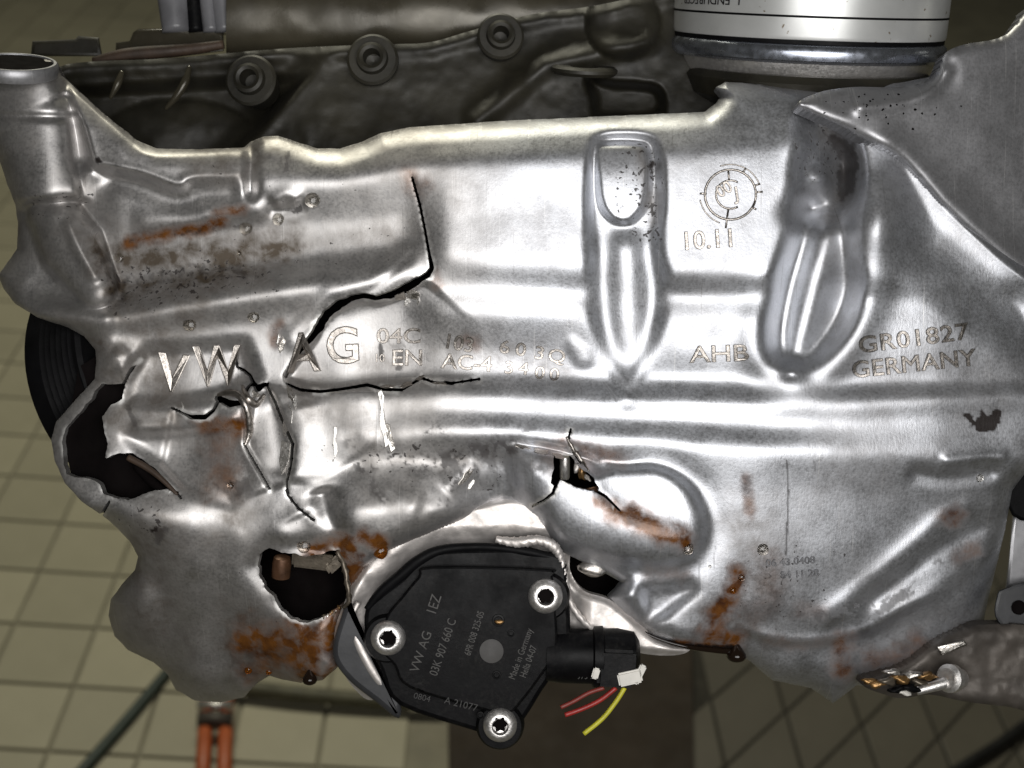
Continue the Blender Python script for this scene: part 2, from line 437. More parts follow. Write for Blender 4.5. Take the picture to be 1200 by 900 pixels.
def dusty(m, amt=0.022):
    nt = m.node_tree; b = nt.nodes['Principled BSDF']; v = objco(nt); src = b.inputs['Base Color'].links[0].from_socket
    f = math_(nt, 'MULTIPLY', ramp(nt, noise(nt, 70, 6, .7, v), .45, .75), ramp(nt, noise(nt, 700, 4, .7, v), .45, .7))
    nt.links.new(mixc(nt, f, src, (amt, amt * .96, amt * .9)), b.inputs['Base Color'])
    nt.links.new(ramp(nt, noise(nt, 55, 5, .7, v), .35, .65, .28, .62), b.inputs['Roughness'])
dusty(M_gloss); dusty(M_plastic)
def oilmat(name, colr, tr=1.0):
    m, nt, b = mat(name)
    b.inputs['Base Color'].default_value = (*colr, 1); b.inputs['Roughness'].default_value = 0.03
    b.inputs['Transmission Weight'].default_value = tr; b.inputs['IOR'].default_value = 1.42
    return m
M_drop = oilmat('clear_oil', (0.96, 0.92, 0.84)); M_amber = oilmat('amber_oil', (0.55, 0.20, 0.03), 0.9); M_black_oil = oilmat('black_oil', (0.010, 0.006, 0.004), 0.0)
def tile_mat(name, a, b_, rough):
    m, nt, b = mat(name); v = objco(nt)
    info = N(nt, 'ShaderNodeObjectInfo')
    c = mixc(nt, ramp(nt, noise(nt, 9, 5, 0.6, v), 0.3, 0.7), a, b_)
    mm = N(nt, 'ShaderNodeHueSaturation'); nt.links.new(c, mm.inputs['Color']); nt.links.new(ramp(nt, info.outputs['Random'], 0, 1, 0.9, 1.08), mm.inputs['Value'])
    nt.links.new(mm.outputs[0], b.inputs['Base Color']); b.inputs['Roughness'].default_value = rough
    bump(nt, b, noise(nt, 60, 4, 0.6, v), 0.15, 0.001)
    return m
M_tile = tile_mat('cream_floor_tile', (0.32, 0.30, 0.215), (0.38, 0.355, 0.26), 0.45)
M_shade_tile = tile_mat('shaded_floor_tile', (0.085, 0.077, 0.060), (0.115, 0.105, 0.082), 0.5)  # darker version of the floor tile, shade painted into its colour

# ------------------------------------------------------------------ the floor
Minv = M.inverted()
def ray(x, y):
    d = R3 @ Vector(((x - 600), (450 - y), -FPX)); return d.normalized()
def floor_pt(x, y, z=0.0):
    d = ray(x, y); t = (z - camloc.z) / d.z; return camloc + d * t
def wlink(name, me, m, parent=None, smooth=False):
    o = bpy.data.objects.new(name, me); col.objects.link(o); me.materials.append(m)
    if parent: o.parent = parent
    if smooth: me.polygons.foreach_set('use_smooth', [True] * len(me.polygons))
    return o
me = mesh_from('floor', [(-8, -3, 0), (8, -3, 0), (8, 14, 0), (-8, 14, 0)], [(0, 1, 2, 3)])
floor = tag(wlink('floor', me, M_grout), kind='structure')
T = 0.100; YAW = math.radians(-2.9)
o0 = floor_pt(57, 883)
ex = Vector((math.cos(YAW), -math.sin(YAW), 0)); ey = Vector((math.sin(YAW), math.cos(YAW), 0))
split_line = floor_pt(527, 870); sheet_dir = (floor_pt(520, 600) - floor_pt(527, 900)).normalized()
tile_me = {}
def tile_mesh(key, poly, m):
    g = 0.003; h = 0.004; V = []; F = []
    c = sum((Vector((p[0], p[1], 0)) for p in poly), Vector()) / len(poly)
    for z, ins in ((0.0005, 0.0), (h - 0.0008, 0.0), (h, 0.0012)):
        for p in poly:
            q = Vector((p[0], p[1], 0)); q = q + (c - q).normalized() * (g + ins * 1.4); V.append((q.x, q.y, z))
    n = len(poly)
    for L in range(2):
        for i in range(n): F.append((L * n + i, L * n + (i + 1) % n, (L + 1) * n + (i + 1) % n, (L + 1) * n + i))
    F.append(tuple(2 * n + i for i in range(n)))
    me = mesh_from('tile', V, F); me.materials.append(m); return me
tm = tile_mesh('a', [(0, 0), (T, 0), (T, T), (0, T)], M_tile)
tdir = math.atan2(ex.y, ex.x)
def proj(p):
    q = MC.inverted() @ p; return 600 + q.x / -q.z * FPX, 450 - q.y / -q.z * FPX
for i in range(-14, 14):
    for j in range(-3, 48):
        p = o0 + ex * (i * T) + ey * (j * T)
        pc = p + (ex + ey) * T * 0.5
        px, py = proj(pc)
        if px < -90 or px > 560 or py > 960 or py < -60: continue
        if px > 519: continue
        o = bpy.data.objects.new('tile', tm); col.objects.link(o); o.parent = floor
        o.location = p; o.rotation_euler.z = tdir
# skew tiles past the brown sheet; floor shade is in their darker colour
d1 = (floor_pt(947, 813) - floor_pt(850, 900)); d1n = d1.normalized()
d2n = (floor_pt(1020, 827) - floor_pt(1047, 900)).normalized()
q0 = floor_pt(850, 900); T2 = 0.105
sk = tile_mesh('b', [(0, 0), (d1n.x * T2 * 1.2, d1n.y * T2 * 1.2), (d1n.x * T2 * 1.2 + d2n.x * T2, d1n.y * T2 * 1.2 + d2n.y * T2), (d2n.x * T2, d2n.y * T2)], M_shade_tile)
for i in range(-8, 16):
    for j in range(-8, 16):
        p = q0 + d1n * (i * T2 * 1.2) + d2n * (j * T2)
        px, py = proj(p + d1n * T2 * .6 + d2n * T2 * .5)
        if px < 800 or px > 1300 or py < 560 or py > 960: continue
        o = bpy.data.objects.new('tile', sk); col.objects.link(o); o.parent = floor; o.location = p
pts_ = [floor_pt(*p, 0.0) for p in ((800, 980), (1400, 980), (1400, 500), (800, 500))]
tag(wlink('shaded_floor_grout', mesh_from('shaded_floor_grout', [(p.x, p.y, 0.002) for p in pts_], [(0, 1, 2, 3)]), simple('shaded_grout', (0.032, 0.029, 0.022), .9)), kind='structure')  # grout darkened to carry the same floor shade
# brown sheet added for the shaded strip of floor
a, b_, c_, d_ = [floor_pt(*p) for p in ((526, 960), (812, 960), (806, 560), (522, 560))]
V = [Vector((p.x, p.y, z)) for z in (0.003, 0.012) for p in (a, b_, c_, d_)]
me = mesh_from('floor_shade_sheet', V, [(0, 1, 5, 4), (1, 2, 6, 5), (2, 3, 7, 6), (3, 0, 4, 7), (4, 5, 6, 7)])
tag(wlink('floor_shade_sheet', me, M_shade_sheet), 'dark brown sheet standing in for shade on the tiled floor below the sensor', 'painted shade')

def wtube(name, pts, r, m, parent=None, n=8, seg=10):
    P = spline([tuple(p) for p in pts], n) if len(pts) > 2 else [tuple(p) for p in pts]
    C = [Vector(p) for p in P]; V = []; F = []; prev = None
    for i, c in enumerate(C):
        d = (C[min(i + 1, len(C) - 1)] - C[max(i - 1, 0)]).normalized()
        a = (prev - d * prev.dot(d)) if prev else d.orthogonal(); a.normalize(); prev = a; b = d.cross(a)
        V += [c + (a * math.cos(2 * math.pi * k / seg) + b * math.sin(2 * math.pi * k / seg)) * r for k in range(seg)]
    for i in range(len(C) - 1):
        F += [(i * seg + k, i * seg + (k + 1) % seg, (i + 1) * seg + (k + 1) % seg, (i + 1) * seg + k) for k in range(seg)]
    F += [tuple(range(seg - 1, -1, -1)), tuple((len(C) - 1) * seg + k for k in range(seg))]
    return wlink(name, mesh_from(name, V, F), m, parent, True)
tag(wtube('hose', [floor_pt(*p, .010) for p in ((60, 945), (105, 893), (150, 842), (188, 797), (225, 755), (300, 690))], 0.0065, M_hose),
    'thin dark green hose lying slantwise on the cream tiles', 'hose')
tag(wtube('cable', [floor_pt(*p, .012) for p in ((1080, 930), (1130, 897), (1170, 872), (1215, 840), (1260, 815))], 0.0065, M_cable),
    'black cable crossing the shade-darkened floor tiles in the corner', 'cable')
ft = bpy.data.objects.new('orange_trolley_leg', None); col.objects.link(ft); ft.location = floor_pt(252, 900, 0.0)
tag(ft, 'pair of orange tubes joined by a dark clamp on the floor', 'trolley leg')
for xa, xb in ((235, 243), (261, 266)):
    o = wtube('tube', [floor_pt(xa, 960, .02) - ft.location, floor_pt(xb, 800, .02) - ft.location], 0.0085, M_orange, ft)
for yy in (826, 842):
    wtube('clamp', [floor_pt(232, yy, .03) - ft.location, floor_pt(272, yy + 1, .03) - ft.location], 0.008 if yy == 842 else .006, M_oxide if yy == 842 else M_steel, ft)
tag(wtube('floor_pipe', [floor_pt(*p, .02) for p in ((250, 800), (340, 812), (440, 820), (520, 822))], 0.009, simple('olive_pipe', (0.10, 0.095, 0.06), 0.6)),
    'olive pipe on the floor just under the pan edge', 'pipe')

# ------------------------------------------------------------------ the oil pan: outline, holes, relief
CELL = 1.6
gx = np.arange(-24, 1226, CELL); gy = np.arange(40, 850, CELL)
X, Y = np.meshgrid(gx, gy)
outline = [(-40, 72), (0, 76), (30, 72), (62, 69), (72, 88), (84, 99), (120, 132), (160, 164), (184, 174), (230, 175), (286, 173), (294, 166), (308, 160), (326, 159), (350, 167), (372, 174),
           (398, 174), (425, 166), (446, 156), (480, 149), (600, 141), (720, 136), (826, 131), (838, 122), (846, 112), (838, 103), (850, 96), (900, 99), (960, 100), (1060, 96), (1240, 60),
           (1240, 548), (1200, 556), (1186, 575), (1178, 620), (1166, 670), (1156, 712), (1150, 742), (1140, 768), (1108, 790), (1076, 804), (1036, 806), (1004, 803), (990, 814), (976, 824), (950, 806), (905, 797), (880, 776),
           (862, 764), (830, 762), (795, 757), (765, 747), (742, 728), (722, 710), (712, 700), (722, 690), (728, 682), (690, 662), (665, 650), (648, 640), (638, 622), (630, 606), (612, 597),
           (590, 595), (560, 604), (520, 618), (480, 634), (450, 648), (425, 668), (412, 690), (402, 715), (394, 745), (396, 782), (378, 797), (352, 800), (330, 796), (316, 792), (302, 800), (286, 817),
           (258, 823), (228, 821), (206, 808), (196, 790), (180, 776), (150, 762), (134, 745), (127, 722), (130, 702), (142, 686), (158, 668), (162, 652), (152, 634), (128, 610), (96, 588), (76, 566), (64, 540),
           (60, 516), (66, 494), (82, 476), (100, 456), (111, 444), (113, 424), (112, 410), (98, 394), (80, 384), (44, 372), (18, 356), (4, 338), (-2, 322), (10, 306), (20, 292), (21, 262), (18, 240), (8, 214), (0, 190), (-40, 160)]
Fo = sd_poly(X, Y, outline, 120)
rag = (fbm(X, Y, 9, 7, 3) - 0.5) * 2
holes = []
def crack(pts, rg=1.0):
    d, wv, _ = d_line(X, Y, pts, 40); holes.append(d - np.maximum(wv, 2.7) * 0.5 - rag * rg * np.clip((wv - 3) / 5, 0, 1))
def hole(pts, rg=2.0): holes.append(sd_poly(X, Y, pts, 40) + rag * rg)
hole([(119, 449), (97, 480), (77, 502), (73, 520), (74, 545), (78, 556), (88, 559), (104, 561), (117, 567), (121, 579), (134, 583), (150, 585), (166, 580), (182, 575), (196, 573), (208, 582),
      (207, 575), (193, 563), (185, 552), (170, 541), (155, 531), (140, 531), (124, 536), (127, 520), (123, 508), (119, 488), (130, 474), (144, 468), (146, 452), (152, 438), (166, 421), (152, 433), (143, 450), (127, 451)], 1.6)
crack([(207, 577, 3), (212, 584, 1)], .3)
hole([(302, 662), (305, 650), (315, 641), (330, 648), (345, 647), (356, 652), (372, 650), (386, 646), (396, 645), (404, 660), (408, 680), (410, 700), (400, 709), (386, 718), (373, 727), (360, 730), (341, 725), (329, 715), (322, 700), (312, 690), (305, 675)], 2.2)
hole([(649, 533), (668, 534), (680, 548), (696, 560), (703, 573), (692, 576), (675, 571), (657, 563), (652, 572), (645, 566), (648, 550)], 1.5)
crack([(652, 566, 4), (648, 578, 4), (638, 586, 3), (624, 593, 2.4)], .6)
crack([(698, 575, 4), (710, 582, 3.4), (726, 598, 2.2)], .6)
crack([(669, 503, 2), (666, 514, 2.6), (672, 530, 3), (680, 542, 3)], .5)
crack([(483, 208, 3.0), (492, 240, 3.2), (498, 270, 3.2), (503, 298, 3.6), (506, 314, 6), (501, 322, 8), (488, 330, 9), (472, 339, 10), (455, 346, 8), (440, 349, 6), (425, 346, 6), (412, 349, 8), (396, 357, 11), (382, 368, 12), (374, 382, 12), (364, 396, 8), (352, 410, 6), (342, 424, 5), (335, 442, 3)], 1.4)
crack([(336, 450, 3), (352, 457, 4), (375, 459, 3.6), (400, 456, 3.4), (430, 451, 4), (448, 456, 4), (470, 457, 3.6), (482, 450, 3.4), (494, 443, 3), (508, 448, 3), (530, 449, 2.4), (562, 444, 1.6)], 1.0)
crack([(276, 414, 1.6), (278, 430, 3), (286, 434, 4), (293, 440, 4), (297, 449, 5), (302, 455, 8), (309, 451, 6), (314, 450, 3)], .9)
crack([(313, 452, 2), (322, 470, 2.4), (333, 498, 3), (343, 520, 3.6), (341, 545, 2.6), (336, 565, 2.2), (337, 580, 1.8), (350, 596, 1.6), (368, 610, 1.2)], .6)
crack([(201, 478, 1.6), (214, 484, 2.4), (224, 489, 5), (240, 489, 6), (250, 481, 4), (256, 470, 4)], 1.0)
crack([(256, 467, 8), (268, 473, 8), (282, 472, 6), (290, 455, 4), (296, 448, 3)], 1.2)
crack([(286, 520, 3), (292, 532, 3), (303, 550, 2.6), (316, 573, 1.2)], .6)
crack([(128, 588, 3), (122, 598, 4), (116, 606, 3)], .8)
crack([(724, 712, 2), (742, 728, 2), (760, 744, 2)], .5)
H_ = holes[0]
for h in holes[1:]: H_ = np.minimum(H_, h)
F_pan = np.maximum(Fo + np.clip(rag, -1, 1) * 0.5, -H_)

# ---- relief: lofted horizontal lines
xs = np.array([-24, 60, 130, 200, 300, 400, 478, 520, 600, 700, 800, 900, 1000, 1100, 1226.])
L = [  # y per station, height per station
 ([60, 60, 140, 170, 158, 170, 146, 143, 139, 134, 130, 105, 100, 100, 100], [-7] * 15),
 ([120, 120, 225, 232, 214, 212, 196, 190, 184, 180, 178, 170, 165, 165, 165], [-22, -20, -9, -4, 5, 6, 8, 9, 10, 9, 9, 7, 3, 0, 0]),
 ([280, 280, 280, 272, 262, 262, 256, 252, 250, 250, 250, 250, 250, 250, 250], [-22, -20, -16, -13, -9, -7, -4, 7, 9, 9, 9, 8, 6, 2, -4]),
 ([350, 350, 344, 326, 312, 300, 290, 300, 310, 314, 320, 322, 324, 326, 330], [-22, -20, -17, -15, -12, -8, -5, 9, 10, 10, 10, 9, 8, 5, -4]),
 ([372, 372, 371, 360, 344, 330, 316, 336, 340, 343, 346, 347, 350, 352, 354], [-4, 0, 3, 4, 5, 5, 5, 2, 3, 2, 0, 0, 0, -2, -12]),
 ([392, 392, 394, 388, 376, 364, 352, 366, 366, 368, 372, 376, 380, 382, 384], [-16, -8, -5, -7, -6, -3, -1, 4, 5, 4, 3, 2, 1, -2, -14]),
 ([420, 420, 422, 424, 420, 408, 402, 404, 410, 415, 415, 415, 415, 415, 415], [-20, -14, -9, -8, -8, -6, -6, -6, -5, -4, -1, -1, -1, -4, -16]),
 ([450, 450, 452, 455, 450, 444, 442, 440, 441, 445, 446, 449, 451, 451, 451], [-22, -16, -9, -6, -8, -8, -8, -7, -7, -8, -7, -6, -5, -7, -18]),
 ([480, 480, 480, 480, 478, 470, 463, 461, 465, 470, 470, 474, 470, 465, 458], [-22, -16, -7, -4, -2, 1, 2, 3, 3, 3, 4, 4, 4, 2, -10]),
 ([500, 500, 500, 500, 495, 483, 478, 478, 483, 488, 492, 498, 496, 489, 482], [-22, -14, -8, -7, -3, 0, 1, 1, 0, 0, 0, 0, 0, -3, -14]),
 ([530, 530, 530, 530, 528, 514, 508, 507, 507, 514, 520, 526, 531, 535, 540], [-20, -10, -8, -9, -3, 3, 6, 8, 9, 9, 9, 8, 5, 0, -16]),
 ([570, 570, 570, 570, 568, 548, 540, 538, 540, 556, 568, 572, 580, 592, 600], [-12, -2, 0, 0, 0, 0, -2, -4, -5, 0, 3, 2, -4, -14, -34]),
 ([620, 620, 620, 620, 620, 602, 598, 588, 575, 640, 650, 650, 655, 660, 660], [-12, 2, 5, 3, -1, 10, 12, 7, -4, 0, 0, -4, -12, -24, -50]),
 ([700, 700, 700, 700, 700, 700, 690, 680, 680, 690, 700, 710, 720, 720, 720], [-12, -6, -3, 0, 1, -2, 0, 0, -4, -6, -4, -10, -22, -36, -60]),
 ([790, 790, 790, 790, 790, 790, 790, 790, 790, 760, 770, 790, 800, 800, 800], [-20, -22, -20, -10, -6, -10, -10, -10, -10, -12, -10, -30, -44, -55, -70]),
 ([860] * 15, [-30, -30, -30, -16, -12, -16, -16, -16, -16, -16, -16, -36, -50, -60, -75])]
LY = np.array([np.interp(gx, xs, l[0]) for l in L]); LH = np.array([np.interp(gx, xs, l[1]) for l in L])
# keep the left plate's step at the crack sharper
W = np.empty(X.shape)
for i in range(len(gx)): W[:, i] = np.interp(gy, LY[:, i], LH[:, i])
W = blur(W * 1.85, 8.0 / CELL)
def gau(d, s): return np.exp(-0.5 * (d / s) ** 2)
def ridge(pts, amp, sig, pad=90, ends=0.12):
    d, wv, t = d_line(X, Y, spline(pts, 6), pad)
    e = sstep(0, ends, t) * sstep(1, 1 - ends, t) if ends > 0 else 1
    return amp * gau(d, sig) * e
def lerp(a, b, t): return a + (b - a) * t

# left filler tube: upper collar, neck, flared foot
d, wv, t = d_line(X, Y, [(18, 60, 58), (26, 132, 58), (34, 140, 53), (52, 236, 44)], 110)
tb = -28 + 50 * np.sqrt(np.clip(1 - (d / wv) ** 2, 0, 1)) * 1.0
inT = sstep(1.05, 0.85, d / wv) * sstep(246, 232, Y + (X - 50) * 0.05)
W = lerp(W, np.maximum(W, tb), inT)
W -= 5 * gau(Y - 136 - X * 0.02, 3.0) * sstep(95, 70, X)
d, wv, t = d_line(X, Y, [(62, 250, 30), (84, 290, 38), (112, 338, 26)], 90)
tb = -24 + 34 * np.sqrt(np.clip(1 - (d / wv) ** 2, 0, 1))
W = np.maximum(W, np.where(d < wv, tb, -99))
W += ridge([(78, 254), (92, 290), (116, 332)], 7, 5)
W += ridge([(10, 330), (40, 350), (90, 366), (140, 372)], 8, 18)
W -= ridge([(30, 240), (60, 238), (95, 232)], 8, 6)
W += ridge([(92, 236), (98, 212), (108, 196)], 12, 9)
# gusset panel
pp = [(82, 112), (96, 150), (108, 190), (122, 197), (165, 206), (198, 218), (214, 219), (228, 211), (287, 206), (287, 176), (186, 177), (160, 166), (120, 132), (88, 104)]
sd = sd_poly(X, Y, spline(pp, 4, True), 60)
W = lerp(W, 2 + (Y - 190) * 0.03, sstep(9, -7, sd))
W += 3.0 * gau(sd + 3, 4.5) * sstep(300, 270, X)
W -= ridge([(112, 206), (160, 220), (210, 236), (240, 228), (290, 222)], 9, 9)
W -= 14 * gau(X - 294, 5.5) * sstep(240, 222, Y) * sstep(150, 165, Y)
# dents along the brown line
W += ridge([(150, 262), (200, 258), (270, 250), (320, 245)], 6, 9)
W += ridge([(318, 238), (335, 228), (352, 236)], 5, 6); W -= ridge([(312, 246), (336, 246), (360, 240)], 4, 4)
# left plate is set forward over the broken lettering piece, which has dropped
frag = spline([(335, 446), (345, 424), (366, 398), (380, 374), (400, 358), (425, 350), (445, 352), (475, 342), (497, 330), (520, 345), (560, 380), (600, 410), (580, 440), (520, 446), (440, 452), (380, 457)], 3, True)
sf = sd_poly(X, Y, frag, 60)
W -= 15 * sstep(4, -8, sf) * sstep(570, 420, X)
W += 3 * gau(d_line(X, Y, [(480, 300), (440, 338), (390, 352), (350, 395)], 40)[0] - 8, 7)
# VW plate (bent in), panel below
W -= 12 * sstep(14, -12, sd_poly(X, Y, [(150, 440), (172, 410), (285, 402), (300, 440), (262, 462), (200, 474), (150, 470)], 60))
W -= 7 * sstep(14, -10, sd_poly(X, Y, [(150, 512), (210, 504), (280, 500), (300, 560), (270, 590), (215, 574), (180, 540)], 60))
W += ridge([(150, 500), (205, 502), (285, 490)], 4, 6)
pa = sd_poly(X, Y, [(203, 480), (224, 489), (242, 489), (256, 470), (284, 474), (287, 520), (316, 573), (268, 590), (215, 572), (190, 545)], 60)
W += (10 * sstep(205, 290, X) - 4) * sstep(3, -3, pa) * sstep(600, 560, Y)
pb = sd_poly(X, Y, [(300, 456), (314, 452), (333, 498), (343, 520), (336, 565), (318, 574), (303, 550), (288, 522), (293, 490)], 60)
W -= 9 * sstep(3, -3, pb) * sstep(590, 540, Y)
pc = sd_poly(X, Y, [(318, 455), (352, 459), (400, 457), (448, 457), (440, 520), (380, 560), (342, 560), (344, 520), (333, 498)], 80)
W += 8 * sstep(3, -3, pc) * np.exp(-np.clip(Y - 455, 0, 200) / 60) * sstep(470, 420, X)
W += ridge([(345, 470), (352, 520), (345, 570)], 5, 16) - ridge([(322, 470), (330, 520), (328, 560)], 3, 8)
W += (fbm(X, Y, 42, 21, 3) - 0.5) * 3 * sstep(120, -60, sd_poly(X, Y, [(150, 420), (480, 440), (460, 560), (330, 620), (180, 580)], 130))
# slot with pad and rib
so = spline([(700, 166), (735, 159), (764, 166), (773, 190), (775, 240), (770, 290), (778, 330), (774, 370), (756, 420), (737, 458), (716, 425), (700, 380), (694, 335), (694, 300), (690, 262), (691, 210)], 5, True)
sd1 = sd_poly(X, Y, so, 80)
Wb = blur(W, 22 / CELL)
W = lerp(W, Wb, sstep(12, -6, sd1))
D1 = -16 * (sstep(8, -8, sd1) * sstep(300, 255, Y) + sstep(12, -14, sd1) * sstep(255, 300, Y)) * sstep(472, 425, Y)
pad_ = spline([(699, 172), (718, 168), (752, 169), (760, 176), (761, 210), (756, 240), (742, 258), (730, 262), (716, 257), (704, 240), (699, 210)], 5, True)
sdp = sd_poly(X, Y, pad_, 40)
D1 += 12 * sstep(4, -5, sdp)
d, wv, t = d_line(X, Y, spline([(731, 262, 12), (734, 300, 17), (736, 360, 19), (737, 410, 20), (736, 440, 17), (735, 466, 9)], 6), 70)
D1 += 11 * np.exp(-(d / (wv * 1.1)) ** 2.4) * sstep(0, 0.15, t) * (1 - 0.5 * sstep(0.85, 1, t))
W += lerp(blur(D1, 1.2 / CELL), blur(D1, 5.0 / CELL), sstep(250, 290, Y))
# small lump beside the slot's foot
W += 3 * sstep(6, -8, sd_poly(X, Y, spline([(664, 404), (672, 396), (690, 412), (693, 425), (682, 430), (672, 422)], 4, True), 30))
# second, deeper slot under the filter
s2 = spline([(932, 150), (945, 128), (975, 138), (1003, 170), (1010, 210), (1000, 250), (1004, 300), (1008, 340), (992, 385), (960, 424), (935, 436), (908, 424), (899, 392), (908, 330), (928, 260), (930, 200)], 5, True)
sd2 = sd_poly(X, Y, s2, 90)
W = lerp(W, Wb, sstep(12, -6, sd2))
D2 = 7 * gau(sd2 - 16, 11) * sstep(300, 400, Y) + 5 * gau(sd2 - 18, 14) * sstep(990, 1010, X) * sstep(240, 280, Y) * sstep(400, 330, Y)
D2 -= 38 * sstep(8, -20, sd2)
d, wv, t = d_line(X, Y, spline([(980, 225, 14), (970, 280, 16), (954, 340, 17), (938, 400, 16), (930, 432, 9)], 6), 70)
D2 += 24 * np.exp(-(d / (wv * 1.42)) ** 2) * sstep(0, 0.25, t)
W += blur(D2, 5.0 / CELL)
W -= 52 * np.exp(-(((X - 988) / 16) ** 2 + ((Y - 200) / 38) ** 2))
W += 22 * np.exp(-(((X - 944) / 17) ** 2 + ((Y - 165) / 28) ** 2)) + 14 * np.exp(-(((X - 962) / 24) ** 2 + ((Y - 208) / 14) ** 2))
W -= 26 * np.exp(-(((X - 952) / 26) ** 2 + ((Y - 246) / 16) ** 2))
W += 26 * np.exp(-(((X - 1035) / 30) ** 2 + ((Y - 255) / 46) ** 2))
W -= 22 * sstep(40, -30, sd_poly(X, Y, [(1060, 200), (1210, 330), (1230, 420), (1150, 360), (1070, 300)], 80))
# leaf-shaped boss
bs = spline([(596, 520), (628, 524), (664, 532), (720, 546), (770, 546), (806, 566), (826, 602), (826, 632), (808, 655), (770, 664), (720, 658), (676, 644), (640, 620), (612, 585), (598, 550)], 5, True)
sb = sd_poly(X, Y, bs, 90)
dome = blur(30 * np.sqrt(np.clip(1 - (1 - np.clip(-sb, 0, 46) / 46) ** 2, 0, 1)), 3.5 / CELL)
W = lerp(W, blur(W, 22 / CELL), sstep(10, -10, sb))
W = W * (1 - 0.5 * sstep(10, -30, sb)) + dome * sstep(560, 620, X + (Y - 560) * 0.3)
W -= 3 * gau(sb - 12, 10) * sstep(700, 760, X)
dish = spline([(704, 566), (740, 552), (780, 560), (808, 590), (812, 614), (800, 622), (770, 612), (730, 598), (708, 584)], 5, True)
W -= 9 * blur(sstep(12, -14, sd_poly(X, Y, dish, 50)), 8 / CELL)
W -= 9 * sstep(3, -9, sd_poly(X, Y, [(603, 518), (640, 520), (690, 532), (720, 552), (700, 560), (660, 536), (610, 526)], 40))
# shell over the sensor, hollow to the right of it
W -= 20 * np.exp(-(((X - 572) / 34) ** 2 + ((Y - 583) / 24) ** 2))
W += ridge([(395, 640), (420, 600), (450, 580), (500, 590)], 5, 22)
W += ridge([(520, 575), (548, 552), (560, 545)], 4, 7)
W -= 12 * ridge([(375, 570), (390, 612), (408, 640)], 1, 10)
W -= 6 * ridge([(350, 600), (372, 640), (405, 650)], 1, 14)
W += (fbm(X, Y, 26, 31, 4) - 0.5) * 3.5 * sstep(70, -30, sd_poly(X, Y, [(420, 520), (620, 530), (640, 580), (540, 570), (450, 590)], 80))
# triangular dent and knob under the boss
W += 12 * np.exp(-(((X - 738) / 17) ** 2 + ((Y - 696) / 18) ** 2))
W -= 13 * blur(sstep(8, -8, sd_poly(X, Y, [(752, 690), (812, 684), (816, 692), (776, 724), (756, 730)], 40)), 4 / CELL);  
# ribs and lower lip on the right
for p, a_, s_ in (([(945, 740), (1010, 690), (1070, 640), (1110, 605), (1160, 580)], 5, 9), ([(1000, 720), (1060, 672), (1120, 632), (1170, 610)], -5, 8), ([(1020, 728), (1080, 700), (1140, 660)], 5, 10), ([(1060, 552), (1110, 560), (1175, 550)], -6, 7), ([(1100, 542), (1150, 536), (1185, 535)], 5, 5)):
    W += ridge(p, a_, s_)
lip = spline([(862, 738), (890, 748), (930, 755), (975, 752), (1020, 740), (1066, 714), (1120, 690)], 5)
dl, _, tl = d_line(X, Y, lip, 90)
ly = np.interp(X, [p[0] for p in lip], [p[1] for p in lip])
below = sstep(-6, 6, Y - ly) * sstep(850, 890, X) * sstep(1130, 1040, X)
W += 5 * gau(dl + 0, 7) * sstep(0, .15, tl) * sstep(1, .8, tl)
W -= 16 * below * np.exp(-np.clip(Y - ly, 0, 99) / 26)
# lower left lobes
W += 12 * np.exp(-(((X - 165) / 30) ** 2 + ((Y - 715) / 40) ** 2)) + 8 * np.exp(-(((X - 245) / 40) ** 2 + ((Y - 785) / 36) ** 2))
W -= 8 * ridge([(178, 660), (196, 720), (205, 790)], 1, 12)
W += 8 * np.exp(-(((X - 180) / 50) ** 2 + ((Y - 605) / 26) ** 2))
W += (fbm(X, Y, 70, 41, 3) - 0.5) * 12 * sstep(560, 640, Y) * sstep(450, 380, X)
W -= 115 * sstep(600, 860, Y) * sstep(400, 250, X) + 0.28 * np.clip(230 - X, 0, 140) * sstep(600, 680, Y)
W -= 0.12 * np.clip(140 - X, 0, 170) * sstep(420, 330, Y)
W -= 9 * gau(sd_poly(X, Y, [(302, 662), (315, 641), (396, 645), (410, 700), (360, 730), (322, 700)], 40), 9)
# a few casting waves everywhere, rolled outer edge
W += (fbm(X, Y, 80, 51, 2) - 0.5) * 3.0 + (fbm(X, Y, 16, 61, 2) - 0.5) * 0.25
W += (14 + 12 * (fbm(X, Y, 12, 77, 3) - .5)) * np.exp(-(((X - 135) / 26) ** 2 + ((Y - 424) / 20) ** 2))
W = lerp(blur(W, 2.2 / CELL), W, sstep(14, 4, np.abs(sf)))
Rr = 24.0 + 16 * sstep(560, 640, Y) * sstep(420, 340, X) + 14 * sstep(640, 720, Y) * sstep(840, 900, X)
din = np.clip(-Fo, 0, Rr)
hole_edge = np.clip(H_, 0, 40)
roll = Rr * (1 - np.sqrt(np.clip(1 - (1 - din / Rr) ** 2, 0, 1)))
nofil = sstep(60, 20, sd_poly(X, Y, [(56, 440), (120, 440), (80, 510), (84, 580), (56, 560)], 70))
Wroll = W - roll * 1.25 * (1 - 0.75 * nofil)
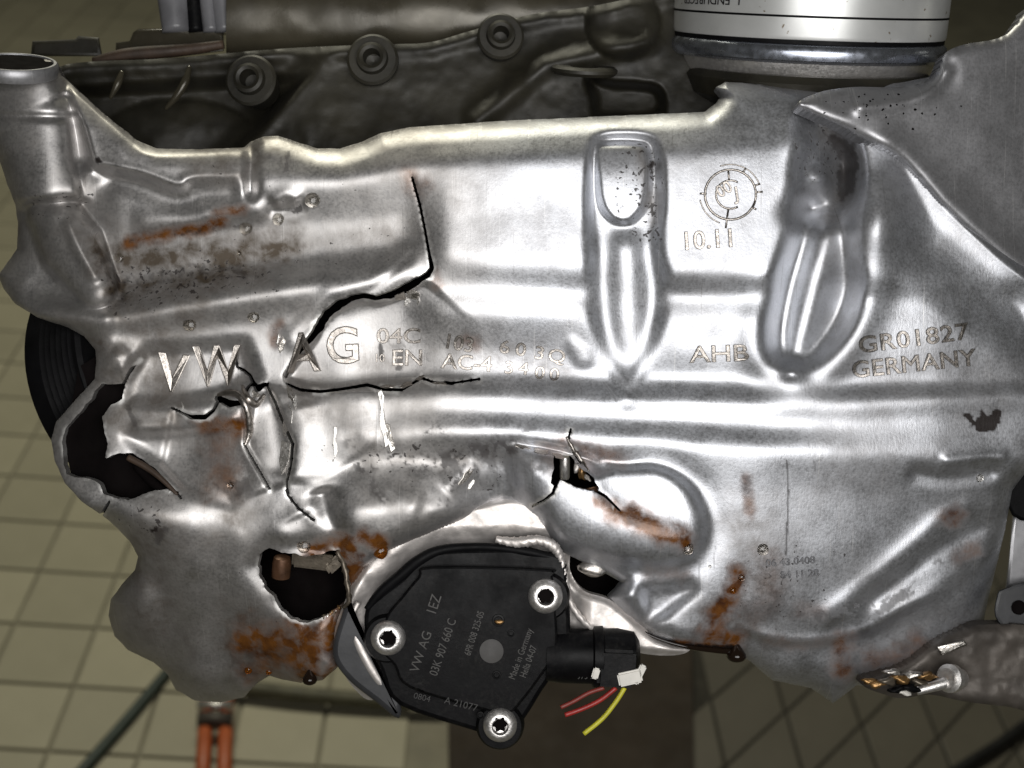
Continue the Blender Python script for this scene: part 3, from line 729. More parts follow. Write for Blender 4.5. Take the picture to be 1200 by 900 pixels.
# thin raised lip along the flange top edge
Wroll += 3.0 * gau(Fo + 3, 2.2) * sstep(560, 200, X) * sstep(200, 160, Y)
Wroll -= 0.7 * np.exp(-hole_edge / 2.0)           # edges of the breaks pulled in slightly
fo = spline([(934, 122), (960, 108), (1000, 102), (1050, 102), (1084, 96), (1100, 80), (1108, 62), (1130, 52), (1180, 40), (1230, -10), (1240, 150), (1236, 342), (1196, 323), (1150, 284), (1104, 240), (1070, 200), (1048, 180), (1012, 163), (982, 146), (955, 134)], 5, True)
Wroll -= 70 * sstep(2, -34, sd_poly(X, Y, fo, 120))
W_pan = Wroll
def hs(x, y, A=None):
    A = W_pan if A is None else A
    i = min(max((x - gx[0]) / CELL, 0), len(gx) - 1.001); j = min(max((y - gy[0]) / CELL, 0), len(gy) - 1.001)
    i0, j0 = int(i), int(j); fi, fj = i - i0, j - j0
    return (A[j0, i0] * (1 - fi) + A[j0, i0 + 1] * fi) * (1 - fj) + (A[j0 + 1, i0] * (1 - fi) + A[j0 + 1, i0 + 1] * fi) * fj

# ---- stains with their own shapes; the slot pit also gets painted shade
def stain(pts, wid, soft=0.5):
    d, wv, t = d_line(X, Y, [p if len(p) == 3 else p + (wid,) for p in pts], 80)
    n = fbm(X, Y, 14, 71, 4)
    return sstep(1.25 if soft > 0 else 1.6, soft, d / np.maximum(wv, 0.1) + (n - 0.5) * 0.8 + (n5_ - .5) * .3)
n5_ = fbm(X, Y, 6.5, 91, 2)
rust = np.zeros(X.shape)
for pts, wd, a_ in (([(718, 598), (745, 606), (775, 622), (800, 632)], 13, 1.0), ([(866, 672), (854, 700), (840, 728), (826, 756)], 11, 1.0), ([(852, 704), (830, 752)], 9, 1.0), ([(826, 752), (850, 760), (790, 756)], 7, .9),
                    ([(874, 560), (876, 590), (880, 600)], 6, .45), ([(150, 284), (200, 274), (235, 268), (262, 258)], 7, .75), ([(255, 250), (285, 246)], 6, .6), ([(240, 500), (262, 500), (280, 498)], 12, .65),
                    ([(258, 520), (262, 550), (262, 565)], 20, .45), ([(400, 644), (412, 656), (416, 690), (412, 720)], 14, 1.0), ([(370, 650), (390, 640), (405, 640)], 12, .8), ([(428, 630), (444, 634)], 10, .9),
                    ([(384, 724), (372, 750), (364, 780), (362, 796)], 18, 1.0), ([(345, 735), (330, 770), (290, 786)], 16, .55), ([(398, 720), (388, 750)], 12, .8), ([(290, 752), (335, 745)], 10, .5), ([(384, 790), (392, 770)], 10, .7),
                    ([(900, 752), (940, 757), (1000, 745)], 7, .35), ([(985, 752), (988, 785)], 12, .6), ([(1112, 608), (1120, 604)], 11, .6), ([(1125, 652), (1140, 646)], 10, .45),
                    ([(660, 520), (690, 528), (720, 535)], 11, .5), ([(640, 530), (655, 545)], 12, .35), ([(480, 205), (488, 222), (500, 215)], 10, .35), ([(940, 715), (960, 718)], 12, .3), ([(900, 660), (905, 700), (890, 715)], 16, .25),
                    ([(1075, 745), (1080, 760)], 8, .5), ([(325, 380), (322, 400)], 7, .5), ([(545, 400), (558, 405)], 8, .4), ([(510, 318), (512, 335)], 6, .4), ([(760, 672), (800, 672)], 8, .35), ([(300, 750), (345, 765), (388, 756)], 24, .75), ([(350, 735), (372, 760)], 16, .8), ([(408, 640), (420, 670), (414, 712)], 11, .8), ([(428, 628), (450, 640)], 9, .8), ([(700, 588), (740, 606), (800, 634)], 9, .6), ([(846, 715), (832, 745), (860, 752)], 14, .8), ([(1020, 775), (1090, 765)], 12, .5)):
    rust = np.maximum(rust, min(.95, a_ * 1.3) * stain(pts, wd * 1.5, 0.1))
dirt_shade = np.zeros(X.shape)
for pts, wd, a_ in (([(120, 300), (180, 300), (260, 300), (330, 290)], 34, .75), ([(130, 340), (200, 330), (300, 318)], 26, .7), ([(110, 400), (140, 410)], 26, .6), ([(340, 290), (420, 280), (480, 270)], 26, .35), ([(200, 380), (300, 370)], 22, .3), ([(300, 170), (330, 175)], 24, .45),
                    ([(420, 520), (470, 540), (540, 540), (600, 530)], 24, .4), ([(600, 530), (650, 560)], 26, .35), ([(880, 620), (900, 680), (880, 740), (820, 720)], 46, .38), ([(640, 660), (700, 720), (760, 740)], 26, .5), ([(250, 760), (340, 770)], 34, .5), ([(510, 410), (600, 415), (660, 440)], 22, .35), ([(120, 440), (140, 430)], 26, .55),
                    ([(750, 180), (768, 260)], 9, .5), ([(240, 580), (262, 560)], 26, .35), ([(430, 430), (470, 430)], 22, .35), ([(60, 250), (120, 260)], 30, .25), ([(1060, 780), (1150, 740)], 40, .4), ([(60, 372), (110, 384)], 18, .45), ([(975, 160), (998, 180), (990, 215), (975, 245)], 20, .5)):  # last entry: oily dirt in the slot pit, also painting its shade
    dirt_shade = np.maximum(dirt_shade, min(.95, a_ * 1.2) * stain(pts, wd * 1.15, -0.5))
dirt_shade = np.maximum(dirt_shade, (0.22 + .3 * sstep(560, 250, X)) * sstep(0.38, 0.72, fbm(X, Y, 90, 81, 4)))
dirt_shade = np.clip(dirt_shade * 1.25, 0, 1); edge_d = sstep(26, 4, -Fo) * 0.35; dirt_shade = np.maximum(dirt_shade, edge_d * sstep(240, 160, Y))
def region(pts, soft=25): return sstep(soft, -soft * 0.3, sd_poly(X, Y, pts, 90))
sp = np.zeros(X.shape)
n5 = fbm(X, Y, 6.5, 91, 2); n3 = fbm(X, Y, 4.2, 95, 2)
zone = np.zeros(X.shape)
for pts, zv in (([(110, 290), (480, 260), (490, 330), (140, 380)], .55), ([(110, 320), (250, 300), (330, 320), (140, 372)], .95), ([(700, 172), (770, 168), (772, 270), (712, 262)], .75), ([(735, 165), (772, 168), (770, 290), (745, 290)], 1.0),
                 ([(932, 140), (1000, 140), (990, 205), (935, 210)], .9), ([(40, 225), (105, 225), (100, 255), (40, 255)], .9), ([(140, 580), (200, 580), (190, 640), (140, 610)], .8), ([(880, 640), (1000, 640), (960, 740), (860, 730)], .7), ([(430, 520), (600, 520), (580, 580), (430, 560)], .8), ([(840, 180), (910, 200), (900, 300), (800, 300)], .4), ([(210, 190), (420, 190), (420, 240), (210, 240)], .5), ([(280, 480), (400, 470), (420, 560), (280, 560)], .5), ([(150, 560), (400, 560), (400, 800), (150, 800)], .4)):
    zone = np.maximum(zone, region(pts) * zv)
def mark(pts, wd, a_=1.0):
    global sp
    d, wv, t = d_line(X, Y, pts if len(pts[0]) == 3 else [p + (wd,) for p in pts], 40); sp = np.maximum(sp, a_ * sstep(1.15, .6, d / wv + (n3 - .5) * .9))
def blot(pts, a_=1.0):
    global sp
    sp = np.maximum(sp, a_ * sstep(1.5, -1.0, sd_poly(X, Y, pts, 20) + (n3 - .5) * 7))
blot([(1128, 485), (1134, 483), (1142, 491), (1147, 488), (1150, 479), (1158, 486), (1164, 482), (1167, 476), (1176, 482), (1174, 490), (1164, 505), (1150, 507), (1144, 505), (1138, 497)])
blot([(110, 186), (117, 184), (121, 191), (114, 195)]); blot([(181, 622), (190, 618), (198, 620), (188, 638), (180, 636)], .75); blot([(176, 620), (184, 619), (183, 624), (177, 625)])
blot([(334, 246), (346, 250), (356, 246), (352, 240), (344, 246)], .9); blot([(334, 178), (340, 176), (338, 200), (333, 202)], .7)
blot([(603, 516), (620, 498), (628, 502), (618, 506)], .5); blot([(666, 498), (696, 496), (698, 504), (684, 506), (668, 504)], .6); blot([(272, 565), (290, 560), (296, 575), (280, 580)], .6)
blot([(760, 188), (768, 190), (764, 202)]); blot([(966, 156), (1000, 168), (1006, 196), (1000, 225), (984, 236), (980, 205), (985, 190)], .8); blot([(1060, 690), (1066, 700), (1030, 722), (1024, 716)], .6)  # large blot: black dirt plus painted shade in the slot pit
mark([(922, 540), (924, 580), (921, 650)], 1.2, .8); mark([(820, 660), (818, 700)], 1, .35); mark([(954, 540), (955, 552)], 1, .6); mark([(838, 640), (836, 668)], .9, .3)
mark([(740, 738, 3), (760, 747, 4), (800, 757, 4), (862, 762, 6)], 4); mark([(150, 478), (158, 498)], 3, .6); mark([(395, 657), (409, 700)], 3.5, .8)
mark([(506, 375), (512, 392), (522, 404)], 1.0, .6); mark([(446, 405), (447, 420)], 3, .8); mark([(470, 412), (468, 430)], 4.5, .7); mark([(707, 448), (718, 462), (722, 470)], 1.6, .6)
nf = fbm(X, Y, 5.0, 123, 3); nl = fbm(X, Y, 18, 127, 3)
for pts, wd, a_ in (([(425, 545), (450, 530), (480, 545), (520, 540), (555, 528), (605, 522)], 16, .8), ([(425, 545), (440, 575), (450, 585)], 8, .7), ([(520, 590), (535, 560), (560, 545)], 9, .8), ([(500, 510), (512, 500), (520, 505)], 5, .8), ([(560, 540), (600, 545), (630, 550)], 12, .55), ([(610, 500), (640, 498)], 5, .8), ([(408, 520), (440, 528)], 9, .5), ([(405, 590), (415, 600)], 8, .5),
                    ([(150, 285), (230, 272), (290, 262)], 5, .7), ([(150, 330), (230, 316), (300, 320)], 10, .6), ([(120, 296), (140, 350)], 12, .5), ([(260, 560), (290, 575)], 14, .5), ([(430, 655), (450, 650)], 6, .5), ([(760, 690), (840, 700)], 8, .3), ([(960, 720), (1060, 700), (1100, 660)], 8, .55), ([(1000, 690), (1060, 650)], 6, .4), ([(885, 690), (930, 720)], 18, .35), ([(300, 180), (345, 190)], 7, .4), ([(460, 400), (475, 410)], 10, .35)):
    d, wv, t = d_line(X, Y, [p + (wd,) for p in pts], 60)
    sp = np.maximum(sp, a_ * sstep(1.2, .3, d / wv) * sstep(.50, .62, nf * .55 + nl * .5))
grain = 0.45 + 0.6 * sstep(480, 640, X)
bare = sstep(4.5, 1.0, H_ + (n5_ - .5) * 6) * sstep(.42, .6, fbm(X, Y, 22, 140, 2)) * (X < 720)
pan = thing('oil_pan', 'cracked and holed cast aluminium oil pan filling most of the picture', 'oil pan', (600, 760, -60))
body = sheet('pan_shell', X, Y, W_pan, F_pan, M_pan, pan, 15, {'rust': rust, 'dirt_shade': dirt_shade, 'soot_shade': sp, 'grain': grain, 'zone': zone, 'bare': bare})
#@@PAN_DETAILS
# lettering cast into the pan
def pan_text(name, s, x0, y0, cap, ang=0.0, sx=1.0, lift=1.2, off=0.0, shear=0.0, m=None, ex=0.05, space=1.0):
    size = cap / 0.69; a = math.radians(ang); ca, sa = math.cos(a), math.sin(a)
    def place(tx, ty, tz):
        u = (tx * sx + ty * shear) * size; v = ty * size
        px = x0 + u * ca - v * sa; py = y0 - (u * sa + v * ca)
        return Vector(UP(px, py, hs(px, py) + 0.9 + tz / 0.05 * lift))
    return text(name, s, place, m or M_letter, pan, extrude=ex, bevel=0.018, offset=off, space=space)
for s, x0, y0, cap, ang, sx, sh in (('V', 184, 456, 42, -5, 0.9, 0.0), ('W', 229, 452, 45, 2, 0.78, 0.0), ('A', 338, 436, 44, 4, 0.85, 0.0), ('G', 382, 426, 41, 3, 0.95, 0.0)):
    pan_text('raised_letter', s, x0, y0, cap, ang, sx, 1.8, 0.006, sh)
pan_text('part_number', '04C', 441, 402, 17, 0, 1.25); pan_text('part_number', '103', 518, 407, 17, -10, 1.0)
for s, x0, y0 in (('6', 584, 413), ('0', 603, 416), ('3', 625, 420), ('Q', 641, 423)): pan_text('part_number', s, x0, y0, 15, -8, 1.2)
pan_text('alloy_mark', 'EN', 458, 428, 18, 0, 1.15); pan_text('alloy_mark', 'AC-4', 517, 431, 17, -4, 1.1)
for s, x0, y0 in (('3', 590, 437), ('4', 607, 438), ('0', 626, 443), ('0', 643, 445)): pan_text('alloy_mark', s, x0, y0, 14, -6, 1.2)
pan_text('part_number', '10', 438, 424, 9, 0, 1.0)
pan_text('cast_date', '10.11', 798, 293, 21, 4, 0.98, 1.3)
pan_text('cast_mark', 'AHB', 809, 425, 19, 2, 1.28, 1.4)
pan_text('cast_mark', 'GR01827', 1007, 414, 19, 7.5, 1.16, 1.5, space=1.08); pan_text('cast_mark', 'GERMANY', 999, 443, 19, 6, 1.10, 1.5, space=1.05)
pan_text('ink_stamp', '06 43 0408', 898, 664, 8, 4, 1.1, 0.6, m=simple('faded_ink', (0.20, 0.20, 0.21), 0.6, 0.6, 0.5, 500)); pan_text('ink_stamp', '84 11 28', 915, 678, 8, 4, 1.1, 0.6, m=bpy.data.materials['faded_ink'])
def on(x, y, lift=0.0): return (x, y, hs(x, y) + lift)
cx, cy = 856, 228
def ring(r0, t0, t1, n, rad): return [on(cx + r0 * math.cos(math.radians(t)), cy - r0 * 0.98 * math.sin(math.radians(t)), 0.2) for t in np.linspace(t0, t1, n)], rad
for r0, t0, t1, rad in ((30, -20, 340, 1.5), (17, 60, 300, 1.3), (36, 20, 110, 0.9), (36, 190, 250, 0.9)):
    p, rd = ring(r0, t0, t1, 28, rad); tube('date_dial', p, rd, M_letter, pan, 6, 1)
for a_, r0, r1 in ((95, 16, 30), (262, 17, 40), (178, 28, 36), (20, 30, 37), (5, 30, 38), (60, 30, 36), (330, 30, 35)):
    p = [on(cx + r * math.cos(math.radians(a_)), cy - r * math.sin(math.radians(a_)), 0.2) for r in (r0, (r0 + r1) / 2, r1)]; tube('dial_tick', p, 1.3, M_letter, pan, 6, 1)
pan_text('dial_glyph', '00', 844, 232, 14, 30, 0.9, 1.2); pan_text('dial_glyph', 'J', 862, 234, 15, 10, 1.0, 1.2)

# open mouth of the filler pipe
lathe('pipe_mouth', (18, 80, 6), (0.10, 0.90, 0.42), [(46, -8), (48, -2), (48, 5), (46, 8), (43, 8), (41, 4), (40, -6)], M_flange, pan, 56)
lathe('bore_shade_disc', (18, 80, 6), (0.10, 0.90, 0.42), [(42, 6.5), (40, 5.5), (0.01, 5)], M_void, pan, 48)  # black disc in place of the shaded bore
# torn metal
tube('torn_strip', [on(255, 463, 1), on(268, 460, 4), on(280, 463, 5), on(288, 476, 4), on(292, 492, 3), on(292, 508, 2), on(287, 522, 0)], [2, 4, 4.5, 4.8, 4.6, 4.2, 2], M_letter, pan, jit=.12, n=10)
tube('torn_strip', [on(284, 452, -2), on(290, 466, 3), on(300, 474, 2), on(310, 462, 1)], [2, 4, 4, 2], M_letter, pan, jit=.2)
slab('torn_strip', [(442, 460), (447, 456), (451, 464), (450, 480), (452, 496), (458, 512), (464, 526), (458, 531), (455, 522), (451, 526), (449, 512), (445, 498), (446, 480)], lambda x, y: hs(x, y) - 3, lambda x, y: hs(x, y) + 1.6 + math.sin(y * .5 + x), M_bright, pan, 0.9)
def ragged(name, cx_, cy_, rx, ry, ang, m, seed, lift=2.0, n=13):
    rr = random.Random(seed); a_ = math.radians(ang); P = []
    for k in range(n):
        t = 2 * math.pi * k / n; q = rr.uniform(.6, 1.15); u, v = rx * q * math.cos(t), ry * q * math.sin(t)
        P.append((cx_ + u * math.cos(a_) - v * math.sin(a_), cy_ + u * math.sin(a_) + v * math.cos(a_)))
    ph = rr.uniform(0, 6)
    slab(name, P, lambda x, y: hs(x, y) - 3, lambda x, y: hs(x, y) + lift * (.6 + .4 * math.sin(x * .9 + y * .5 + ph)), m, pan, 0.7)
for i, (x, y, rx, ry, ang, m) in enumerate(((455, 505, 4, 13, -12, M_torn), (450, 500, 2.4, 16, -4, M_bright), (459, 517, 2.5, 9, -20, M_torn), (470, 348, 9, 6, -20, M_torn), (484, 345, 8, 7, 10, M_torn), (477, 354, 3, 7, 12, M_bright), (490, 352, 2, 6, 5, M_bright), (341, 462, 4, 12, -15, M_torn), (346, 470, 3, 10, 8, M_bright),
        (545, 560, 4, 14, 35, M_torn), (552, 568, 3, 8, 30, M_bright), (300, 462, 6, 5, 20, M_torn), (330, 405, 4, 12, 15, M_torn), (326, 398, 2, 9, 10, M_bright))):
    ragged('torn_flake', x, y, rx, ry, ang, m, 700 + i)
for pts in ([(338, 474), (343, 482), (342, 496), (333, 512), (330, 500)], [(330, 516), (340, 520), (338, 540), (330, 556), (327, 540)], [(391, 500), (395, 500), (396, 530), (392, 538), (390, 520)], [(212, 470), (216, 476), (214, 480)]):
    slab('bare_flake', pts, lambda x, y: hs(x, y) - 2, lambda x, y: hs(x, y) + 0.9, M_bright, pan, 0.6)
for i, (x, y, rx, ry, ang) in enumerate(((455, 453, 9, 3, 0), (476, 451, 9, 3.4, -14), (492, 443, 6, 3, -30), (515, 449, 9, 2, 5), (612, 523, 10, 3, 15), (635, 529, 12, 3.4, 12), (655, 535, 8, 3.5, 25), (688, 560, 6, 3, 40))):
    ragged('torn_flake', x, y, rx, ry, ang, M_letter, 760 + i, 1.6)
tube('lifted_edge', [on(664, 512, 2), on(672, 527, 3), on(682, 540, 2), on(690, 552, 0)], [1.2, 2.4, 2.4, 1], M_letter, pan, jit=.5)
tube('torn_strip', [(395, 646, -6), (403, 662, -2), (407, 684, -1), (409, 704, -3), (402, 712, -6)], [3, 3.4, 3.2, 3, 2], M_oily, pan, jit=.4)
for k in range(9):
    rr = random.Random(610 + k); x = 380 + k * 3.6 + rr.uniform(-1.5, 1.5); y = 724 - k * 2.0 + rr.uniform(-2, 2)
    blob('torn_chip', (x, y, hs(x, y) - 2), rr.uniform(1.8, 4.0), (M_oily, M_torn, M_gold)[k % 3], pan, k, .5, (.8, 1.2, .7), 2)
# oil on the pan
for i, (x, y, r, fl, m) in enumerate(((222, 380, 8, .45, M_drop), (297, 371, 7, .5, M_drop), (446, 646, 9, .7, M_amber), (356, 640, 8, .5, M_drop), (291, 785, 5, .7, M_amber), (315, 787, 4, .7, M_amber),
                         (806, 643, 7, .5, M_drop), (894, 644, 7, .5, M_drop), (869, 677, 4, .6, M_drop), (859, 692, 4, .6, M_amber), (366, 234, 9, .6, M_drop), (326, 257, 7, .5, M_drop), (288, 267, 8, .5, M_drop), (139, 302, 6, .4, M_drop), (270, 569, 4, .8, M_drop), (280, 297, 3, .8, M_drop), (832, 664, 2, .6, M_drop), (1148, 560, 5, .5, M_drop))):
    z = hs(x, y)
    blob('oil_drop', (x, y, z + r * fl * 0.15), r, m, pan, i, 0.05, (1, 1.05, fl), 3)
def hang(x, y, r, h, m, z):
    lathe('oil_drop', (x, y, z), (0, -1, 0.0), [(0.01, -h * .55), (r * .25, -h * .4), (r * .6, -h * .12), (r * .95, h * .15), (r, h * .32), (r * .8, h * .5), (r * .4, h * .6), (0.01, h * .63)], m, pan, 20, sharp=180)
hang(863, 763, 12, 22, M_black_oil, hs(862, 755) - 4); hang(363, 792, 9, 18, M_black_oil, hs(363, 785) - 2)
tube('oil_film', [(738, 730, hs(742, 724) - 6), (765, 746, hs(765, 740) - 6), (800, 757, hs(800, 750) - 7), (840, 762, hs(840, 756) - 6), (866, 764, hs(864, 758) - 4)], [1, 2, 2.6, 4, 4], M_black_oil, pan)
for i, (x, y, r, m) in enumerate(((1040, 798, 9, M_oily), (1058, 796, 10, M_gold), (1070, 791, 8, M_torn), (1078, 800, 8, M_oily), (1028, 802, 7, M_gold), (1052, 808, 8, M_rubber), (1066, 806, 9, M_rubber), (1060, 812, 6, M_white), (1046, 788, 7, M_torn), (1086, 792, 8, M_gold), (1018, 798, 6, M_gold))):
    blob('oily_debris', (x, y, -26), r, m, pan, 50 + i, 0.5, (1.3, .55, .7), 2)

# sensor seat cast into the pan
c2 = 2.4; sxg = np.arange(370, 830, c2); syg = np.arange(560, 860, c2); XS, YS = np.meshgrid(sxg, syg)
seat_o = spline([(420, 812), (398, 780), (392, 742), (404, 705), (424, 664), (468, 620), (540, 594), (606, 582), (650, 606), (668, 634), (668, 668), (684, 692), (715, 703), (745, 726), (772, 748), (808, 760), (790, 768), (745, 764), (700, 742), (640, 740), (560, 760), (480, 800), (440, 820)], 5, True)
sens = [(428, 716), (444, 698), (470, 678), (492, 656), (520, 645), (600, 643), (640, 646), (662, 656), (666, 690), (666, 760), (636, 808), (616, 840), (600, 858), (580, 866), (562, 858), (468, 826), (446, 786), (430, 750)]
sds = sd_poly(XS, YS, sens, 90); sdo = sd_poly(XS, YS, seat_o, 90)
WS = -34 + 16 * sstep(8, 30, sds) + 6 * gau(sds - 14, 8) - 10 * sstep(-8, 0, sdo) + (fbm(XS, YS, 40, 3, 4) - .5) * 8 - 10 * sstep(700, 780, XS)
sheet('sensor_seat', XS, YS, WS, sdo, M_seat, pan, 18)
tube('seat_rim', [(581, 632, -10), (604, 636, -8), (630, 633, -6), (648, 640, -6), (657, 655, -8), (663, 680, -10), (668, 705, -14), (684, 728, -18), (704, 742, -24)], [4, 6.5, 6, 6.5, 4.6, 4, 3.6, 4, 3], M_seat, pan, jit=.2, seg=12, n=12)
tube('seat_rim', [(420, 706, -16), (412, 724, -13), (416, 745, -10), (430, 775, -10), (444, 798, -12), (456, 812, -16)], [3, 4, 5.5, 6, 5, 2], M_seat, pan, flat=.6)
slab('splash_guard', spline([(409, 700), (398, 728), (390, 758), (394, 778), (412, 800), (440, 822), (464, 841), (470, 836), (468, 822), (452, 800), (432, 775), (420, 748), (416, 722)], 4, True), -46, lambda x, y: -4 - (y - 700) * 0.06, M_grey, pan, 6)

# ------------------------------------------------------------------ inside of the crankcase, seen through the breaks
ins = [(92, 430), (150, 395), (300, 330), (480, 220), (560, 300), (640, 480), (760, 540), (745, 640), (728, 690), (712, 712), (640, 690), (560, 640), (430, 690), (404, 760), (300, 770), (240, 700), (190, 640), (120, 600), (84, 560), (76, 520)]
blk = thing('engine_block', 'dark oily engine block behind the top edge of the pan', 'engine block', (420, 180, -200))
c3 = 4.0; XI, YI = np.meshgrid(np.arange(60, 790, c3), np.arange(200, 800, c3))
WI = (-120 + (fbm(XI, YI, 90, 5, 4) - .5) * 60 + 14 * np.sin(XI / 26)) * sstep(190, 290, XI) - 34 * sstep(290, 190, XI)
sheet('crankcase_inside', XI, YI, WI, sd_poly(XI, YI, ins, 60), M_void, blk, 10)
lathe('bearing_shell', (330, 664, -42), (.12, 1, .25), [(8, -14), (11, -13), (11.5, 4), (10, 12), (6, 14)], M_copper, blk, 24)
box('bearing_cap', (368, 657, -42), [(1, -.12, 0), (.1, 1, .2), (0, 0, 1)], (26, 10, 8), M_oily, blk, 3)
box('bearing_shell', (393, 660, -38), [(1, .9, 0), (-.6, 1, .2), (0, 0, 1)], (13, 7, 6), M_oily, blk, 3)
lathe('shaft_pin', (662, 548, -26), (0, 1, .3), [(5, -14), (6, -12), (6, 10), (5, 14)], M_steel, blk, 16)
blob('metal_chip', (682, 553, -6), 9, M_gold, blk, 7, .3, (.6, 1.2, .5)); blob('metal_chip', (693, 575, -2), 9, M_copper, blk, 9, .3, (1.1, .55, .5)); blob('metal_chip', (676, 548, -4), 5, M_seat, blk, 12, .3, (.8, 1.3, .5))
blob('cast_knob', (695, 666, -30), 20, M_torn, blk, 14, .1, (.9, .5, .6), 3)
tube('broken_strap', [(150, 536, -10), (172, 548, -8), (190, 562, -4), (208, 580, 0)], [4, 4, 3.2, 2], M_brown, blk); tube('broken_strap', [(160, 545, -22), (180, 566, -14), (196, 578, -6)], [6, 6, 3], M_void, blk)

# upper block casting
c4 = 3.0; XB, YB = np.meshgrid(np.arange(20, 900, c4), np.arange(-40, 260, c4))
btop = spline([(30, 100), (70, 78), (110, 72), (200, 68), (330, 57), (440, 52), (500, 50), (545, 38), (600, 22), (640, 14), (700, 6), (790, -14), (900, -40)], 5)
by = np.interp(XB, [p[0] for p in btop], [p[1] for p in btop])
FB = np.maximum(by - YB, np.maximum(YB - 240, np.maximum(30 - XB, XB - 880)))
WB = -150 + 10 * gau(YB - by - 8, 7) + (fbm(XB, YB, 60, 6, 4) - .5) * 16
diag = (XB - 290) * 0.74 + (YB - 165) * 0.67
WB -= 40 * sstep(6, -8, diag) * sstep(85, 105, YB - (XB - 300) * -0.06) + 26 * sstep(10, -30, diag)
WB += 18 * gau(d_line(XB, YB, [(560, 140), (640, 75), (760, 50)], 80)[0], 10)
WB += 0.16 * (YB - 100) * sstep(300, 380, XB)
WB -= 60 * sstep(6, -8, sd_poly(XB, YB, spline([(690, 92), (720, 98), (770, 104), (770, 136), (704, 138), (696, 116)], 4, True), 40))
WB += 34 * np.sqrt(np.clip(1 - ((XB - 730) / 44) ** 2 - ((YB - 28) / 42) ** 2, 0, 1))
WB += 20 * np.sqrt(np.clip(1 - ((XB - 210) / 90) ** 2 - ((YB - 160) / 44) ** 2, 0, 1))
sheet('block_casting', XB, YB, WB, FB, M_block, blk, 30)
for p in ([(143, 84, -150), (138, 98, -146), (129, 116, -148)], [(222, 78, -150), (217, 96, -145), (206, 114, -147), (194, 128, -152)]): tube('stiffening_rib', p, [3, 5, 2] if len(p) == 3 else [3, 5.5, 5, 2], M_cover, blk)
for x, y, r in ((297, 97, 33), (438, 73, 33), (586, 46, 30)):
    o = lathe('bolt_boss', (x, y, -150), (-0.10 + (x - 300) * 0.0006, 0.05, 1), [(r * .8, -30), (r * .92, 0), (r, 6), (r, 12), (r * .9, 15), (r * .62, 15), (r * .58, 24), (r * .46, 26), (r * .34, 24), (r * .30, 2), (0.01, 0)], M_block, blk, 36)
lathe('sealing_ring', (685, 82, -130), (0.05, 0.95, 0.32), [(10, -8), (38, -6), (42, -2), (42, 2), (38, 5), (18, 4), (14, 0), (0.01, -1)], M_block, blk, 36)
# valve cover behind it
vc = thing('valve_cover', 'olive brown engine cover above the bolt bosses at the top', 'engine cover', (440, 40, -320))
XV, YV = np.meshgrid(np.arange(170, 800, 5.), np.arange(-60, 80, 5.))
WV = -260 + 70 * np.sqrt(np.clip(1 - ((YV - 0) / 78) ** 2, 0, 1)) + (fbm(XV, YV, 80, 8, 3) - .5) * 6
vtop = np.interp(XV, [170, 262, 268, 800], [-60, -60, -60, -60])
sheet('cover_shell', XV, YV, WV, np.maximum(265 - XV, np.maximum(YV - 70, XV - 780)), M_cover, vc, 40)
tube('gasket', [(110, 72, -190), (150, 64, -185), (220, 58, -185), (262, 52, -185)], [6, 9, 8, 6], M_brown, vc)
slab('bracket', [(135, 70), (136, 50), (152, 48), (156, 38), (162, 34), (250, 32), (262, 40), (262, 60), (200, 68)], -290, -215, M_cover, vc, 4)
slab('bracket', [(36, 66), (38, 48), (88, 46), (92, 42), (116, 44), (120, 66)], -300, -240, M_block, vc, 4)
for xa, r, m in ((205, 22, M_grey), (228, 12, M_gloss), (246, 13, M_grey), (262, 16, M_grey)):
    tube('breather_tube', [(xa - 6, -60, -215), (xa - 2, -10, -215), (xa + 2, 38, -215)], [r, r, r * .85], simple('grey_pipe', (0.16, 0.16, 0.17), 0.35) if m is M_grey else m, vc, 16)

# ribbed belt pulley behind the left break
pl = thing('belt_pulley', 'black ribbed belt pulley behind the left edge of the pan', 'pulley', (170, 440, -130))
prof = [(0.01, 8), (70, 8), (92, 0), (118, 0), (122, -3), (122, -8)]
for k in range(6): prof += [(114, -12 - k * 9), (121, -16 - k * 9)]
prof += [(124, -72), (124, -80), (110, -84)]
lathe('pulley_wheel', (222, 418, -175), (0.80, 0.24, 0.55), [(r * 1.42, h * 1.25) for r, h in prof], M_rubber, pl, 72, sharp=25)

# ------------------------------------------------------------------ filter side: smooth flange over the pan
c5 = 2.6; XF, YF = np.meshgrid(np.arange(900, 1226, c5), np.arange(10, 350, c5))
sfl = sd_poly(XF, YF, fo, 120)
WF = 16 - 0.34 * (XF - 1050) - 0.06 * (YF - 180) + (fbm(XF, YF, 110, 9, 3) - .5) * 14
WF += 12 * gau(d_line(XF, YF, spline([(1010, 124), (1050, 120), (1080, 112), (1098, 98), (1106, 84)], 5), 60)[0], 7)
WF -= 16 * sstep(40, 0, d_line(XF, YF, [(950, 112), (1000, 104), (1060, 100), (1092, 88)], 60)[0])
WF += 10 * gau(d_line(XF, YF, [(1040, 172), (1100, 232), (1200, 318)], 90)[0], 16)
WF -= 14 * (1 - np.sqrt(np.clip(1 - (1 - np.clip(-sfl, 0, 14) / 14) ** 2, 0, 1)))
sheet('filter_flange', XF, YF, WF, sfl, M_flange, pan, 30)
for k in range(60):
    rr = random.Random(900 + k); x = rr.gauss(1030, 30); y = rr.gauss(124, 14)
    if sd_poly(np.array([[x]]), np.array([[y]]), fo)[0, 0] > -6: continue
    i = int(round((x - 900) / c5)); j = int(round((y - 10) / c5))
    if not (0 <= i < XF.shape[1] and 0 <= j < XF.shape[0]): continue
    blob('soot_speck', (x, y, WF[j, i]), rr.uniform(.5, 1.5), M_void, pan, k, .4, (1.2, 1, .3), 1)
